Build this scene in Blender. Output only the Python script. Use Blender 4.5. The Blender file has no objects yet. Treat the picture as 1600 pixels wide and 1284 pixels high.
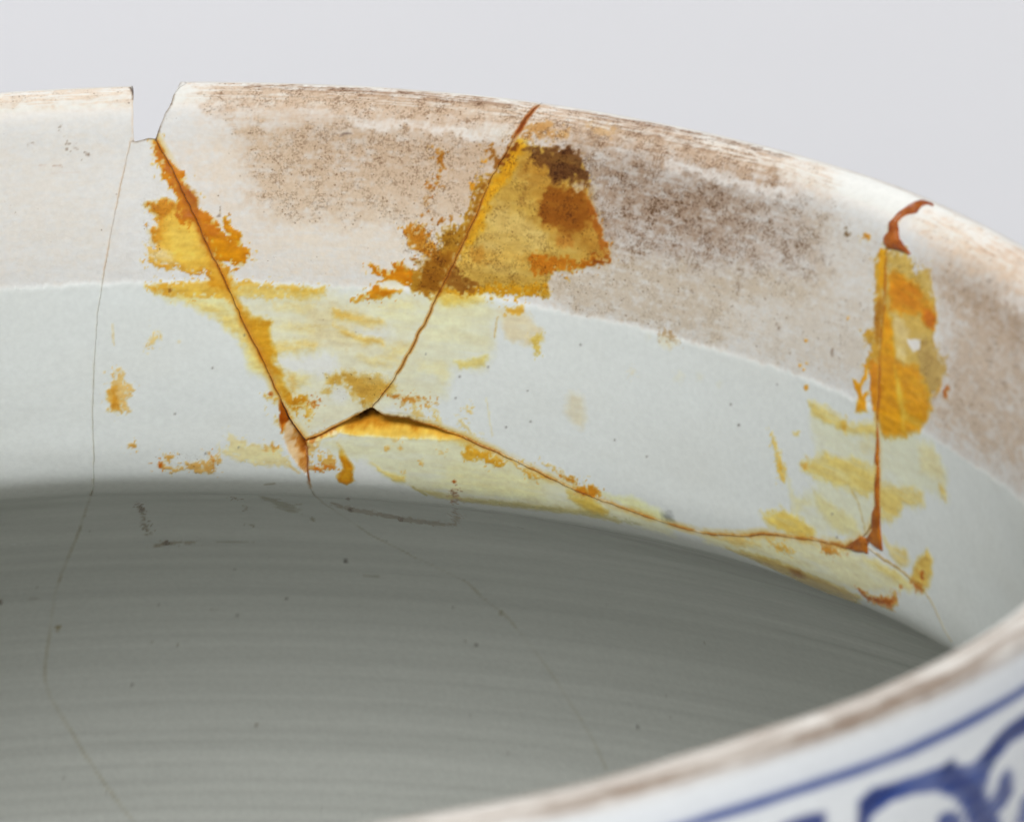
import bpy, math
import numpy as np
from mathutils import Matrix, Vector

MM = .001
scene = bpy.context.scene
# ---------- camera ----------
cam_data = bpy.data.cameras.new('camera'); camera = bpy.data.objects.new('camera', cam_data); scene.collection.objects.link(camera)
scene.camera = camera
CAM_C = (0, -620.98438, 233.75037); CAM_R = (0.99727426, -0.071387687, -0.018650835); CAM_U = (0.042650216, 0.35147878, 0.93522384); CAM_D = (0.060208094, 0.93347012, -0.35356544); CAM_F = 11000.0   # position in millimetres, right / up / view axes, focal length in 1/1600 of the frame width
cam_data.sensor_width = 36.0; cam_data.lens = CAM_F/1600*36
cam_data.clip_start = .01; cam_data.clip_end = 50
camera.matrix_world = Matrix(((CAM_R[0], CAM_U[0], -CAM_D[0], CAM_C[0]*MM), (CAM_R[1], CAM_U[1], -CAM_D[1], CAM_C[1]*MM), (CAM_R[2], CAM_U[2], -CAM_D[2], CAM_C[2]*MM), (0, 0, 0, 1)))
cam_data.dof.use_dof = True; cam_data.dof.focus_distance = .770; cam_data.dof.aperture_fstop = 50
# ---------- studio light ----------
world = bpy.data.worlds.new('World'); scene.world = world; world.use_nodes = True
bg = world.node_tree.nodes['Background']; bg.inputs[0].default_value = (.97, .985, 1, 1); bg.inputs[1].default_value = .13
def softbox(name, loc, aim, size, power, col=(1, 1, 1)):
    l = bpy.data.lights.new(name, 'AREA'); l.shape = 'RECTANGLE'; l.size, l.size_y = size; l.energy = power; l.color = col
    o = bpy.data.objects.new(name, l); scene.collection.objects.link(o); o.location = loc
    o.rotation_euler = (Vector(aim)-Vector(loc)).to_track_quat('-Z', 'Y').to_euler(); return o
softbox('unseen_softbox', (-.20, -.94, .93), (0, .05, -.03), (.8, .38), 16.2, (1, 1, .995))
softbox('unseen_softbox', (-.25, -1.2, .42), (0, .05, -.03), (.5, .22), 1.8, (1, 1, .995))
softbox('unseen_softbox', (.1, 1.5, 1.25), (.1, 1.05, -.25), (1.6, .8), 21.6, (.985, .985, 1))  # added lamp behind the jar, out of view, to brighten the backdrop
scene.view_settings.view_transform = 'Standard'; scene.view_settings.look = 'None'; scene.view_settings.exposure = 0; scene.view_settings.gamma = 1
scene.cycles.max_bounces = 6; scene.cycles.diffuse_bounces = 5; scene.cycles.glossy_bounces = 2
scene.cycles.use_adaptive_sampling = True; scene.cycles.adaptive_threshold = .025; scene.cycles.adaptive_min_samples = 24; scene.cycles.use_denoising = True

# ---------- the jar's shape: profile (inner r, z, outer r, z in millimetres) from the lip crest down to the foot ----------
PROFILE = [(100.0, 0.0, 100.0, 0.0), (98.9, -.2, 101.0, -.2), (97.7, -.85, 101.8, -.9), (96.7, -1.75, 102.2, -2.1), (96.0, -3.0, 102.4, -4.0),
    (95.2, -6.0, 102.5, -7.0), (93.8, -11.0, 102.4, -11.5), (92.8, -16.0, 101.8, -16.0), (92.4, -19.8, 101.0, -20.0), (92.3, -24.0, 100.6, -24.0),
    (92.4, -30.0, 100.5, -29.0), (92.85, -35.6, 101.0, -33.0), (93.4, -39.7, 102.4, -35.8), (94.4, -42.7, 104.2, -37.8), (96.3, -45.0, 106.4, -39.4),
    (99.8, -47.3, 109.6, -41.4), (105.0, -50.6, 114.4, -44.4), (112.0, -55.6, 121.0, -49.4), (120.7, -63.4, 129.4, -57.4), (129.4, -74.5, 137.8, -69.6),
    (136.4, -88.5, 144.8, -86.0), (141.0, -105.0, 149.2, -104.0), (142.7, -124.0, 150.8, -125.0), (141.0, -148.0, 149.0, -151.0),
    (134.0, -176.0, 141.6, -180.6), (119.0, -204.0, 125.5, -210.0), (96.0, -225.0, 101.0, -233.0), (60.0, -236.0, 62.0, -246.0), (.3, -239.0, .3, -249.0)]
UREF = 97.0                      # u = angle * UREF, v = arc length down the inside from the crest (millimetres)
WARP = [(-180, -.25), (-60, -.3), (-6, -.42), (0, -.34), (3.9, -.27), (4.7, .12), (13, .14), (20, .2), (27, .2), (33, .12), (38, .02), (50, 0), (56, .05),
    (60, -.06), (63, -.15), (67, -.18), (71, 0), (95, .2), (127, -.3), (138, -.05), (146, .4), (151, .3), (156, 0), (163, 0), (168, -.25), (180, -.25)]
def _spline(P, n=24):
    P = np.array(P, float); out = []
    Q = np.vstack([2*P[0]-P[1], P, 2*P[-1]-P[-2]])
    for i in range(1, len(Q)-2):
        p0, p1, p2, p3 = Q[i-1], Q[i], Q[i+1], Q[i+2]
        t = np.linspace(0, 1, n, endpoint=False)[:, None]
        d = [np.linalg.norm(b[:2]-a[:2])**.5 for a, b in ((p0, p1), (p1, p2), (p2, p3))]
        m1 = (p2-p1) + d[1]*((p1-p0)/d[0] - (p2-p0)/(d[0]+d[1])); m2 = (p2-p1) + d[1]*((p3-p2)/d[2] - (p3-p1)/(d[1]+d[2]))
        out.append((2*t**3-3*t**2+1)*p1 + (t**3-2*t**2+t)*m1 + (-2*t**3+3*t**2)*p2 + (t**3-t**2)*m2)
    out.append(P[-1:]); return np.vstack(out)
_S = _spline(PROFILE)
_V = np.concatenate([[0], np.cumsum(np.linalg.norm(np.diff(_S[:, :2], axis=0), axis=1))])
VMAX = _V[-1]
_WT, _WZ = np.array([a for a, b in WARP]), np.array([b for a, b in WARP])
def warp(th, v):
    z = np.interp(np.degrees(th), _WT, _WZ); z = z  # sagging of the fired rim, millimetres
    w = np.clip((24-v)/18, 0, 1); return z*w*w*(3-2*w)
def surf(u, v, side=0, depth=0.):
    """points on the inside (side 0) or outside (side 1) wall; depth = millimetres into the clay"""
    th = u/UREF
    r = np.interp(v, _V, _S[:, 2*side]); z = np.interp(v, _V, _S[:, 2*side+1])
    e = .15; va, vb = np.clip(v-e, 0, VMAX), np.clip(v+e, 0, VMAX)
    dr = np.interp(vb, _V, _S[:, 2*side])-np.interp(va, _V, _S[:, 2*side]); dz = np.interp(vb, _V, _S[:, 2*side+1])-np.interp(va, _V, _S[:, 2*side+1])
    l = np.hypot(dr, dz)+1e-9; nr, nz = (-dz/l, dr/l) if side == 0 else (dz/l, -dr/l)     # into the clay
    nr = np.where(v < .2, 0., nr); nz = np.where(v < .2, -1., nz)
    r = r + nr*depth; z = z + nz*depth + warp(th, v)
    return np.stack([r*np.sin(th), r*np.cos(th), z], -1)

# ---------- traced outlines, in jar coordinates (u, v millimetres) ----------
CRACKS = {'C1': [(6.05,6.63),(5.75,7.72),(4.72,11.73),(3.99,14.87),(3.24,18.04),(2.35,22.31),(1.63,25.91),(1.06,31.03),(0.59,37.07),(0.55,41.75),(0.41,45.77),(-0.41,57.83),(-1.41,70.3),(-2.56,79.35),(-3.5,86.33),(-4.05,95.49),(-4.41,100.07),(-4.49,102.43),(-4.29,104.44),(-3.99,106.21),(-2.89,110.32),(-0.96,116.8),(1.04,122.59),(2.37,125.83)],
  'C2': [(8.7,7.12),(9.65,8.9),(11.02,11.43),(12.82,15.25),(14.36,18.68),(15.68,21.32),(16.92,23.94),(18.4,27.55),(19.91,30.53),(20.78,32.59),(21.98,35.5),(23.02,38.07),(23.91,39.42),(24.73,40.62)],
  'C3': [(49.94,0.48),(49.45,3.16),(48.39,5.92),(46.6,9.33),(45.11,13.54),(43.45,17.5),(42.1,20.18),(40.66,22.99),(39.47,25.7),(38.45,27.18),(37.47,29.31),(35.14,33),(32.64,36.23)],
  'C4a': [(24.73,40.62),(26.25,39.91),(27.93,38.96),(29.85,37.83),(31.16,37.19),(32.64,36.23)],
  'C4b': [(32.64,36.23),(33.43,36.86),(34.01,37.19),(36.28,37.14),(38.01,37.43),(40.58,37.93),(43.46,38.66),(46.12,39.47),(49.19,40.43),(53.03,41.78),(56.42,42.88),(60.12,43.73),(65.12,44.5),(68.99,44.95),(73.36,44.92),(79.4,43.64),(82.69,42.39),(86.51,41.62),(90.11,40.96),(93.05,40.47),(95.85,40.15),(98.61,38.2)],
  'C5': [(99.45,2.4),(99.43,3.68),(99.42,5.11),(99.45,6.92),(99.9,8.69),(100.46,10.49),(101.25,13.32),(101.71,16.79),(102.22,19.51),(102.41,21.58),(102.34,23.53),(102.53,27.09),(102.36,30.87),(101.86,34.73),(99.84,37.38),(98.61,38.2)],
  'C5b': [(98.61,38.2),(99.3,38.87),(102.39,39.42),(105.29,39.65),(108.26,40.11),(110.1,40.36),(111.89,42.01),(113.66,45.16)],
  'C6': [(24.73,40.62),(24.75,42.47),(24.56,44.65),(24.52,47.92),(24.48,55.32),(25.47,62.83),(26.89,69.55),(30.09,76.27),(32.52,79.8),(33.92,82.24),(35,86.53),(36.11,88.81),(38.91,99.59),(41.3,109.77),(42.14,114.55)]}
NOTCH = {'L': [(5.96,0),(6.29,1.72),(6.38,3.8),(6.29,5.54),(6.39,6.98)], 'B': [(6.39,6.98),(7.23,7.03),(7.94,7.03),(8.7,7.12)], 'R': [(8.7,7.12),(9,6.3),(9.21,5.75),(9.57,5),(9.77,4.38),(10.18,3.74),(10.43,3.13),(10.54,2.47),(10.78,1.75),(11.19,0.91),(11.74,0.16)]}
LEDGE_U = [-9.19, -1.97, 7.47, 23.39, 29.15, 47.46, 57.44, 66.26, 71.46, 77.75, 89.24, 97.6, 109.64, 121.7, 135.85]; LEDGE_V = [22.48, 22.42, 22.51, 22.33, 22.47, 22.04, 22.57, 22.43, 22.78, 22.81, 22.83, 22.86, 22.81, 22.79, 21.89]   # where the glaze stops
STAINS_AND_SHADING = [{'p': [(9.23,24.1),(11.93,24.68),(15.28,26.26),(16.81,28.06),(18.13,29.65),(18.93,32.64),(20.54,32.6),(19.7,30.53),(17.78,26.44),(16.5,23.74),(11.95,24)], 'c': (236, 220, 150), 'o': 0.8, 's': 0.5, 'k': 0.0, 'e': None, 'w': 222, 'r': 0.4},
  {'p': [(7.25,22.84),(9.74,22.6),(14.49,22.6),(16.98,22.95),(18.82,22.02),(19.5,22.51),(23.85,22.59),(27.64,22.86),(27.75,23.57),(25.65,24.24),(24.04,24.15),(18.76,24.33),(11.94,24.34),(8.57,23.76)], 'c': (234, 190, 80), 'o': 0.9, 's': 0.15, 'k': 0.0, 'e': ((215, 150, 40), 0.3, 0.4), 'w': 222, 'r': 0.3},
  {'p': [(24.07,23.07),(27.06,23.04),(27.17,23.71),(25.65,24.28),(24.16,24.15)], 'c': (217, 158, 35), 'o': 0.8, 's': 0.3, 'k': 0.0, 'e': None, 'w': 222, 'r': 0.3},
  {'p': [(7.47,22.84),(9.84,22.83),(10.04,23.66),(8.57,23.71)], 'c': (220, 160, 45), 'o': 0.7, 's': 0.3, 'k': 0.0, 'e': None, 'w': 222, 'r': 0.3},
  {'p': [(10.12,23.36),(10.02,23.56),(9.81,23.6),(9.64,23.47),(9.65,23.25),(9.83,23.12),(10.04,23.17)], 'c': (120, 80, 40), 'o': 0.6, 's': 0.12, 'k': 0.0, 'e': None, 'w': 222, 'r': 0.12},
  {'p': [(10.62,13.98),(9.52,13.55),(8.4,13.96),(7.39,14.29),(8.38,14.82),(8.36,15.67),(9.02,16.32),(8,16.84),(8.08,17.81),(8.51,18.47),(7.81,19.32),(7.56,20.29),(9.34,21.09),(10.92,21.06),(12.48,21.77),(13.84,21.65),(14.5,22.42),(14.36,23.09),(15.83,23.26),(16.98,22.83),(16.56,21.73),(17.03,20.95),(15.23,20.43),(14.36,18.48),(12.83,15.27),(10.96,13.98)], 'c': (238, 186, 70), 'o': 0.95, 's': 0.12, 'k': 0.0, 'e': ((205, 130, 25), 0.55, 0.7), 'w': 222, 'r': 0.45},
  {'p': [(7.39,14.29),(8.4,13.96),(9.52,13.55),(10.51,13.98),(10.27,15.05),(9.26,15.47),(8.59,15.57),(8.27,14.81)], 'c': (198, 130, 25), 'o': 0.85, 's': 0.3, 'k': 0.0, 'e': None, 'w': 222, 'r': 0.4},
  {'p': [(7.99,16.95),(9.01,16.53),(9.21,17.4),(8.73,18.68),(8.19,18.03)], 'c': (205, 140, 35), 'o': 0.6, 's': 0.4, 'k': 0.0, 'e': None, 'w': 222, 'r': 0.4},
  {'p': [(7.7,19.53),(8.74,18.47),(9.62,19.13),(10.51,19.35),(10.13,20.88),(7.78,20.3)], 'c': (225, 205, 165), 'o': 0.75, 's': 0.4, 'k': 0.4, 'e': None, 'w': 222, 'r': 0.5},
  {'p': [(9.92,15.9),(12.16,15.7),(13.46,18.27),(13.89,19.35),(12.74,20.44),(10.51,19.57),(9.43,17.83)], 'c': (244, 205, 105), 'o': 0.7, 's': 0.8, 'k': 0.0, 'e': None, 'w': 222, 'r': 0.5},
  {'p': [(13.5,15.69),(15.06,16.54),(16.18,17.17),(16.67,17.85),(16.23,16.78),(16.08,15.5),(16.53,15.3),(17.08,16.51),(17.98,17.14),(18.43,18.42),(18.99,19.06),(18.97,20.26),(17.94,20.72),(17.04,20.36),(15.45,20.32),(15.19,19.88),(14.36,18.26)], 'c': (216, 146, 15), 'o': 0.97, 's': 0.12, 'k': 0.0, 'e': ((190, 115, 10), 0.5, 0.5), 'w': 222, 'r': 0.3},
  {'p': [(8.64,7.15),(9.19,7.26),(9.71,8.66),(10.35,9.73),(11.55,10.58),(11.99,11.22),(11.76,11.75),(12.2,12.5),(13.08,13.35),(13.4,14.41),(14.4,15.05),(15.51,16.11),(15.96,16.74),(15.05,17.4),(14.37,17.4),(14.81,18.69),(14.13,18.7),(12.82,16.55),(11.48,16.12),(10.72,15.05),(10.86,13.35),(10.2,12.49),(9.56,11.42),(9.35,10.57),(8.71,9.29),(8.52,8)], 'c': (203, 122, 12), 'o': 0.97, 's': 0.12, 'k': 0.0, 'e': ((205, 135, 25), 0.3, 0.3), 'w': 222, 'r': 0.3},
  {'p': [(11.65,12.07),(13.08,13.35),(13.4,14.41),(13.94,16.55),(13.27,16.12),(12.18,13.99),(11.2,12.07)], 'c': (160, 85, 12), 'o': 0.7, 's': 0.3, 'k': 0.0, 'e': None, 'w': 222, 'r': 0.4},
  {'p': [(8.85,7.79),(10.02,9.73),(11.1,11.43),(12.84,14.84),(14.36,18.26),(15.23,19.99),(14.79,19.56),(13.69,18.27),(12.17,14.84),(10.44,11.43),(8.94,8.86)], 'c': (150, 75, 12), 'o': 0.6, 's': 0.25, 'k': 0.0, 'e': None, 'w': 222, 'r': 0.2},
  {'p': [(8.51,9.77),(8.44,9.9),(8.29,9.94),(8.17,9.84),(8.17,9.69),(8.3,9.6),(8.44,9.64)], 'c': (235, 190, 90), 'o': 0.9, 's': 0.12, 'k': 0.0, 'e': None, 'w': 222, 'r': 0.12},
  {'p': [(9.59,9.47),(9.52,9.6),(9.37,9.63),(9.25,9.54),(9.25,9.39),(9.38,9.3),(9.52,9.33)], 'c': (235, 225, 215), 'o': 0.8, 's': 0.12, 'k': 0.0, 'e': None, 'w': 222, 'r': 0.12},
  {'p': [(14.4,21.76),(16.56,21.51),(17.43,23.27),(17.83,25.07),(16.93,24.64),(16.05,23.52),(14.48,23.09)], 'c': (222, 165, 50), 'o': 0.85, 's': 0.3, 'k': 0.0, 'e': None, 'w': 222, 'r': 0.3},
  {'p': [(17.38,24.86),(18.7,26.42),(21.2,26.92),(21.02,28.87),(21.79,29.77),(21.31,30.48),(21.69,32.56),(20.54,32.6),(19.06,29.16),(17.56,26.22)], 'c': (216, 163, 50), 'o': 0.9, 's': 0.3, 'k': 0.0, 'e': None, 'w': 222, 'r': 0.4},
  {'p': [(17.19,23.59),(24.29,23.15),(31.24,23.22),(38.3,22.45),(37.93,34.85),(33.13,36.23),(29.49,38.43),(24.75,40.41),(22.93,37.84),(21.74,34.06),(19.92,30.61),(18.22,26.98)], 'c': (224, 219, 182), 'o': 0.8, 's': 0.7, 'k': 0.0, 'e': None, 'w': 222, 'r': 0.5},
  {'p': [(21.3,30.57),(24.06,30.81),(28.72,30.21),(29.24,31.8),(26.98,33.11),(25.38,32.37),(23.09,32.13),(21.71,31.95)], 'c': (224, 226, 222), 'o': 0.9, 's': 0.3, 'k': 0.0, 'e': None, 'w': 222, 'r': 0.5},
  {'p': [(28.83,26.43),(31.85,26.91),(35.4,26.3),(35.83,27.74),(32.99,28.13),(31.14,27.19)], 'c': (224, 226, 222), 'o': 0.8, 's': 0.3, 'k': 0.0, 'e': None, 'w': 222, 'r': 0.3},
  {'p': [(28.11,33.75),(29.96,34.1),(30.59,35.47),(28.46,35.98),(27.7,34.95)], 'c': (224, 226, 222), 'o': 0.8, 's': 0.3, 'k': 0.0, 'e': None, 'w': 222, 'r': 0.4},
  {'p': [(25.4,25.13),(28.19,24.54),(34.23,25.94),(34.44,26.61),(31.85,27.03),(30.19,27.83),(34.16,28.45),(33.9,29.16),(31.08,29.37),(25.96,29.45),(25.54,27.86)], 'c': (220, 203, 150), 'o': 0.6, 's': 0.4, 'k': 0.3, 'e': None, 'w': 222, 'r': 0.5},
  {'p': [(21.97,24.37),(24.51,23.82),(25.59,26.26),(25.96,29.45),(21.8,29.63),(21.41,27.58)], 'c': (228, 222, 180), 'o': 0.6, 's': 0.5, 'k': 0.0, 'e': None, 'w': 222, 'r': 0.4},
  {'p': [(21.58,29.18),(26.44,28.85),(26.64,29.64),(21.77,30.28)], 'c': (226, 200, 120), 'o': 0.7, 's': 0.3, 'k': 0.0, 'e': None, 'w': 222, 'r': 0.4},
  {'p': [(28.4,25.2),(31.89,25.66),(34.46,26.04),(34.21,26.58),(31.87,26.39),(28.84,26.2)], 'c': (226, 190, 95), 'o': 0.85, 's': 0.25, 'k': 0.0, 'e': None, 'w': 222, 'r': 0.3},
  {'p': [(28.59,26.9),(30.21,27.14),(31.35,27.98),(34.17,28.18),(34.15,28.8),(32.04,28.66),(30.19,27.94)], 'c': (225, 190, 98), 'o': 0.8, 's': 0.25, 'k': 0.0, 'e': None, 'w': 222, 'r': 0.3},
  {'p': [(17.16,24.5),(19.16,26.39),(21.55,26.77),(21.15,28.27),(21.56,29.87),(21.72,31.72),(22.48,32.85),(22.52,34.5),(23.17,35.43),(22.22,35.94),(21.21,32.9),(19.94,30.15),(18.23,26.75)], 'c': (213, 158, 42), 'o': 0.92, 's': 0.25, 'k': 0.0, 'e': None, 'w': 222, 'r': 0.35},
  {'p': [(16.94,24.27),(17.81,25.62),(20.39,30.37),(21.64,33.59),(20.74,33.15),(19.47,30.63),(17.99,27.22)], 'c': (190, 120, 30), 'o': 0.5, 's': 0.25, 'k': 0.0, 'e': None, 'w': 222, 'r': 0.2},
  {'p': [(10.15,23.86),(12.83,24.77),(15.53,25.55),(17.32,26.54),(19.05,29.48),(20.09,32.24),(20.95,33.62),(19.61,32.72),(18.56,30.42),(17.25,28.61),(15.49,26.8),(12.36,25.23)], 'c': (232, 208, 125), 'o': 0.85, 's': 0.35, 'k': 0.0, 'e': None, 'w': 222, 'r': 0.35},
  {'p': [(27.68,32.83),(30.04,32.1),(33.79,32.4),(35.64,33.18),(35.11,34.4),(33.65,35.24),(31.5,36),(30.4,34.54),(29.76,33.4),(28.12,33.51),(27.57,35.2),(26.89,35)], 'c': (206, 163, 68), 'o': 0.85, 's': 0.25, 'k': 0.5, 'e': None, 'w': 222, 'r': 0.5},
  {'p': [(22.48,35.46),(25.01,35.41),(25.19,36.53),(23.77,37.12),(22.99,36.68)], 'c': (206, 142, 32), 'o': 0.9, 's': 0.2, 'k': 0.0, 'e': None, 'w': 222, 'r': 0.4},
  {'p': [(26.36,36.22),(26.17,36.61),(25.77,36.72),(25.47,36.48),(25.49,36.06),(25.82,35.79),(26.21,35.86)], 'c': (190, 100, 20), 'o': 0.9, 's': 0.12, 'k': 0.0, 'e': None, 'w': 222, 'r': 0.4},
  {'p': [(24.95,36.78),(25.74,36.98),(25.37,38.32),(25.01,37.74)], 'c': (214, 165, 60), 'o': 0.9, 's': 0.15, 'k': 0.0, 'e': None, 'w': 222, 'r': 0.3},
  {'p': [(19.94,35.55),(21.12,35.03),(21.83,35.48),(21.86,36.2),(20.82,36.4)], 'c': (222, 180, 80), 'o': 0.85, 's': 0.2, 'k': 0.0, 'e': None, 'w': 222, 'r': 0.5},
  {'p': [(21.36,35.14),(21.24,35.39),(20.98,35.46),(20.79,35.29),(20.8,35.03),(21.02,34.85),(21.27,34.91)], 'c': (170, 80, 20), 'o': 0.8, 's': 0.12, 'k': 0.0, 'e': None, 'w': 222, 'r': 0.12},
  {'p': [(21.2,37.91),(21.89,37.88),(21.72,39.1),(21.15,38.88)], 'c': (228, 190, 100), 'o': 0.7, 's': 0.2, 'k': 0.0, 'e': None, 'w': 222, 'r': 0.3},
  {'p': [(23.53,32.58),(25.36,32.96),(25.32,33.9),(24.14,34.43),(23.48,33.75)], 'c': (228, 212, 140), 'o': 0.7, 's': 0.3, 'k': 0.0, 'e': None, 'w': 222, 'r': 0.4},
  {'p': [(2.45,35.27),(3.49,32.24),(3.93,32.37),(4.34,33.43),(5.23,34.88),(4.46,36.05),(5.13,37.23),(2.71,37.25),(2.37,36.23)], 'c': (229, 192, 118), 'o': 0.9, 's': 0.15, 'k': 0.25, 'e': None, 'w': 222, 'r': 0.5},
  {'p': [(2.51,35.04),(3.28,34.47),(3.78,36.03),(3.28,37.27),(2.65,37.08)], 'c': (215, 150, 45), 'o': 0.8, 's': 0.3, 'k': 0.0, 'e': None, 'w': 222, 'r': 0.4},
  {'p': [(7.96,27.83),(8.75,28.07),(8.65,28.87),(7.43,29.94),(6.94,29.77),(7.47,28.85)], 'c': (233, 203, 135), 'o': 0.9, 's': 0.15, 'k': 0.0, 'e': None, 'w': 222, 'r': 0.35},
  {'p': [(3.22,27.15),(3.23,28.3),(3.31,29.45),(3.43,29.44),(3.43,28.29),(3.35,27.15)], 'c': (226, 205, 150), 'o': 0.8, 's': 0.15, 'k': 0.0, 'e': None, 'w': 222, 'r': 0.15},
  {'p': [(5.19,41.67),(5.05,41.96),(4.76,42.03),(4.54,41.81),(4.56,41.48),(4.8,41.29),(5.08,41.37)], 'c': (217, 155, 65), 'o': 0.8, 's': 0.12, 'k': 0.0, 'e': None, 'w': 222, 'r': 0.3},
  {'p': [(10.92,29.3),(10.85,29.44),(10.69,29.48),(10.57,29.38),(10.58,29.22),(10.71,29.12),(10.86,29.16)], 'c': (235, 220, 180), 'o': 0.9, 's': 0.12, 'k': 0.0, 'e': None, 'w': 222, 'r': 0.12},
  {'p': [(7.59,44.15),(8.17,43.83),(9.24,44.84),(10.41,44.13),(10.57,45.06),(9.21,45.36),(8.11,45.03)], 'c': (218, 170, 90), 'o': 0.85, 's': 0.15, 'k': 0.35, 'e': None, 'w': 222, 'r': 0.5},
  {'p': [(8.26,44.22),(8.12,44.55),(7.83,44.63),(7.61,44.39),(7.63,44.02),(7.88,43.81),(8.16,43.9)], 'c': (200, 95, 20), 'o': 0.9, 's': 0.12, 'k': 0.0, 'e': None, 'w': 222, 'r': 0.3},
  {'p': [(8.45,42.77),(9.45,43.18),(9.05,44.26),(8.62,43.84)], 'c': (220, 165, 80), 'o': 0.8, 's': 0.15, 'k': 0.3, 'e': None, 'w': 222, 'r': 0.4},
  {'p': [(10.98,43.99),(13.38,43.53),(14.33,42.77),(14.78,43.56),(14.17,45.05),(12.35,45.38),(11.06,44.56)], 'c': (222, 175, 95), 'o': 0.85, 's': 0.2, 'k': 0.4, 'e': None, 'w': 222, 'r': 0.6},
  {'p': [(13.41,42.44),(13.8,43.64),(14.1,44.87),(14.28,44.8),(14.08,43.51),(13.57,42.34)], 'c': (205, 125, 45), 'o': 0.7, 's': 0.15, 'k': 0.0, 'e': None, 'w': 222, 'r': 0.3},
  {'p': [(15.72,40.19),(17.16,40.94),(18.96,41.39),(21.92,41.54),(22.04,43.08),(23.5,44.71),(22.42,44.03),(19.91,44.14),(17.66,43.83),(15.24,42.76)], 'c': (236, 216, 155), 'o': 0.85, 's': 0.2, 'k': 0.0, 'e': ((222, 190, 110), 0.3, 0.4), 'w': 222, 'r': 0.4},
  {'p': [(21.38,41.48),(21.2,41.85),(20.84,41.95),(20.58,41.71),(20.61,41.31),(20.9,41.06),(21.25,41.14)], 'c': (220, 160, 70), 'o': 0.7, 's': 0.12, 'k': 0.0, 'e': None, 'w': 222, 'r': 0.4},
  {'p': [(20.28,41.85),(20.14,42.14),(19.86,42.22),(19.66,42.03),(19.68,41.72),(19.91,41.52),(20.18,41.58)], 'c': (222, 175, 95), 'o': 0.5, 's': 0.12, 'k': 0.0, 'e': None, 'w': 222, 'r': 0.4},
  {'p': [(25.07,40.89),(26.23,40.7),(25.54,42.37),(25.34,43.44),(24.9,43.2)], 'c': (228, 190, 110), 'o': 0.8, 's': 0.2, 'k': 0.0, 'e': None, 'w': 222, 'r': 0.4},
  {'p': [(24.9,44.01),(26.35,43.64),(27.98,43.53),(27.69,44.09),(25.79,44.68),(24.88,44.63)], 'c': (200, 115, 32), 'o': 0.9, 's': 0.15, 'k': 0.3, 'e': None, 'w': 222, 'r': 0.5},
  {'p': [(26.47,42.32),(27.43,41.87),(27.87,43.4),(26.35,43.7)], 'c': (224, 175, 80), 'o': 0.8, 's': 0.2, 'k': 0.0, 'e': None, 'w': 222, 'r': 0.5},
  {'p': [(28.32,40.69),(28.83,41.03),(29.26,42.12),(29.98,43.64),(29.72,45.73),(28.84,46.57),(28,46.16),(27.97,45.24),(28.79,44.15),(28.56,42.69)], 'c': (216, 150, 25), 'o': 0.97, 's': 0.12, 'k': 0.0, 'e': ((180, 95, 20), 0.25, 0.6), 'w': 222, 'r': 0.2},
  {'p': [(21.95,25.05),(24.25,24.73),(26.32,24.98),(24.23,25.41)], 'c': (228, 206, 128), 'o': 0.55, 's': 0.4, 'k': 0.0, 'e': None, 'w': 222, 'r': 0.5},
  {'p': [(22.57,27.31),(25.57,26.95),(27.65,27.3),(24.85,27.78)], 'c': (228, 206, 128), 'o': 0.55, 's': 0.4, 'k': 0.0, 'e': None, 'w': 222, 'r': 0.5},
  {'p': [(34.5,24.33),(38.06,23.58),(38.28,24.46),(35.9,25.12)], 'c': (228, 206, 128), 'o': 0.55, 's': 0.4, 'k': 0.0, 'e': None, 'w': 222, 'r': 0.5},
  {'p': [(34.61,29.1),(38.19,28.1),(38.16,29.25),(35.29,29.96)], 'c': (228, 206, 128), 'o': 0.55, 's': 0.4, 'k': 0.0, 'e': None, 'w': 222, 'r': 0.5},
  {'p': [(31.05,30.29),(35.76,30.15),(37.16,30.72),(32.89,31.2)], 'c': (228, 206, 128), 'o': 0.55, 's': 0.4, 'k': 0.0, 'e': None, 'w': 222, 'r': 0.5},
  {'p': [(16.04,24.06),(17.39,24.49),(19.16,26.27),(17.8,25.85)], 'c': (222, 175, 80), 'o': 0.6, 's': 0.3, 'k': 0.0, 'e': None, 'w': 222, 'r': 0.4},
  {'p': [(23.07,32.6),(23.75,32.8),(23.88,34.92),(22.98,34.48)], 'c': (222, 175, 80), 'o': 0.6, 's': 0.3, 'k': 0.0, 'e': None, 'w': 222, 'r': 0.4},
  {'p': [(40.92,23.09),(44.05,22.32),(47.45,23.04),(48.55,23.34),(47.92,24.99),(47.36,28.46),(46.33,30.19),(42.91,30.71),(41.88,32.56),(41.56,34.11),(39.85,34.65),(38.09,36.26),(37.45,34.89),(33.35,36.45),(35.17,33.22),(37.44,29.31),(39.45,25.71)], 'c': (222, 220, 186), 'o': 0.85, 's': 0.6, 'k': 0.0, 'e': None, 'w': 222, 'r': 0.4},
  {'p': [(39.43,26.39),(44.01,25.91),(47.16,26.67),(47.14,27.58),(43.01,27.38),(38.65,28.74)], 'c': (230, 224, 178), 'o': 0.6, 's': 0.5, 'k': 0.0, 'e': None, 'w': 222, 'r': 0.3},
  {'p': [(38.36,30.38),(41.72,30.26),(41.92,31.39),(41.63,32.58),(40,31.37),(38.57,31.28)], 'c': (228, 218, 160), 'o': 0.6, 's': 0.4, 'k': 0.0, 'e': None, 'w': 222, 'r': 0.3},
  {'p': [(42.94,29.95),(44.65,29.48),(46.87,28.48),(46.47,29.71),(43.4,30.65)], 'c': (222, 206, 122), 'o': 0.85, 's': 0.2, 'k': 0.0, 'e': None, 'w': 222, 'r': 0.25},
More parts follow.
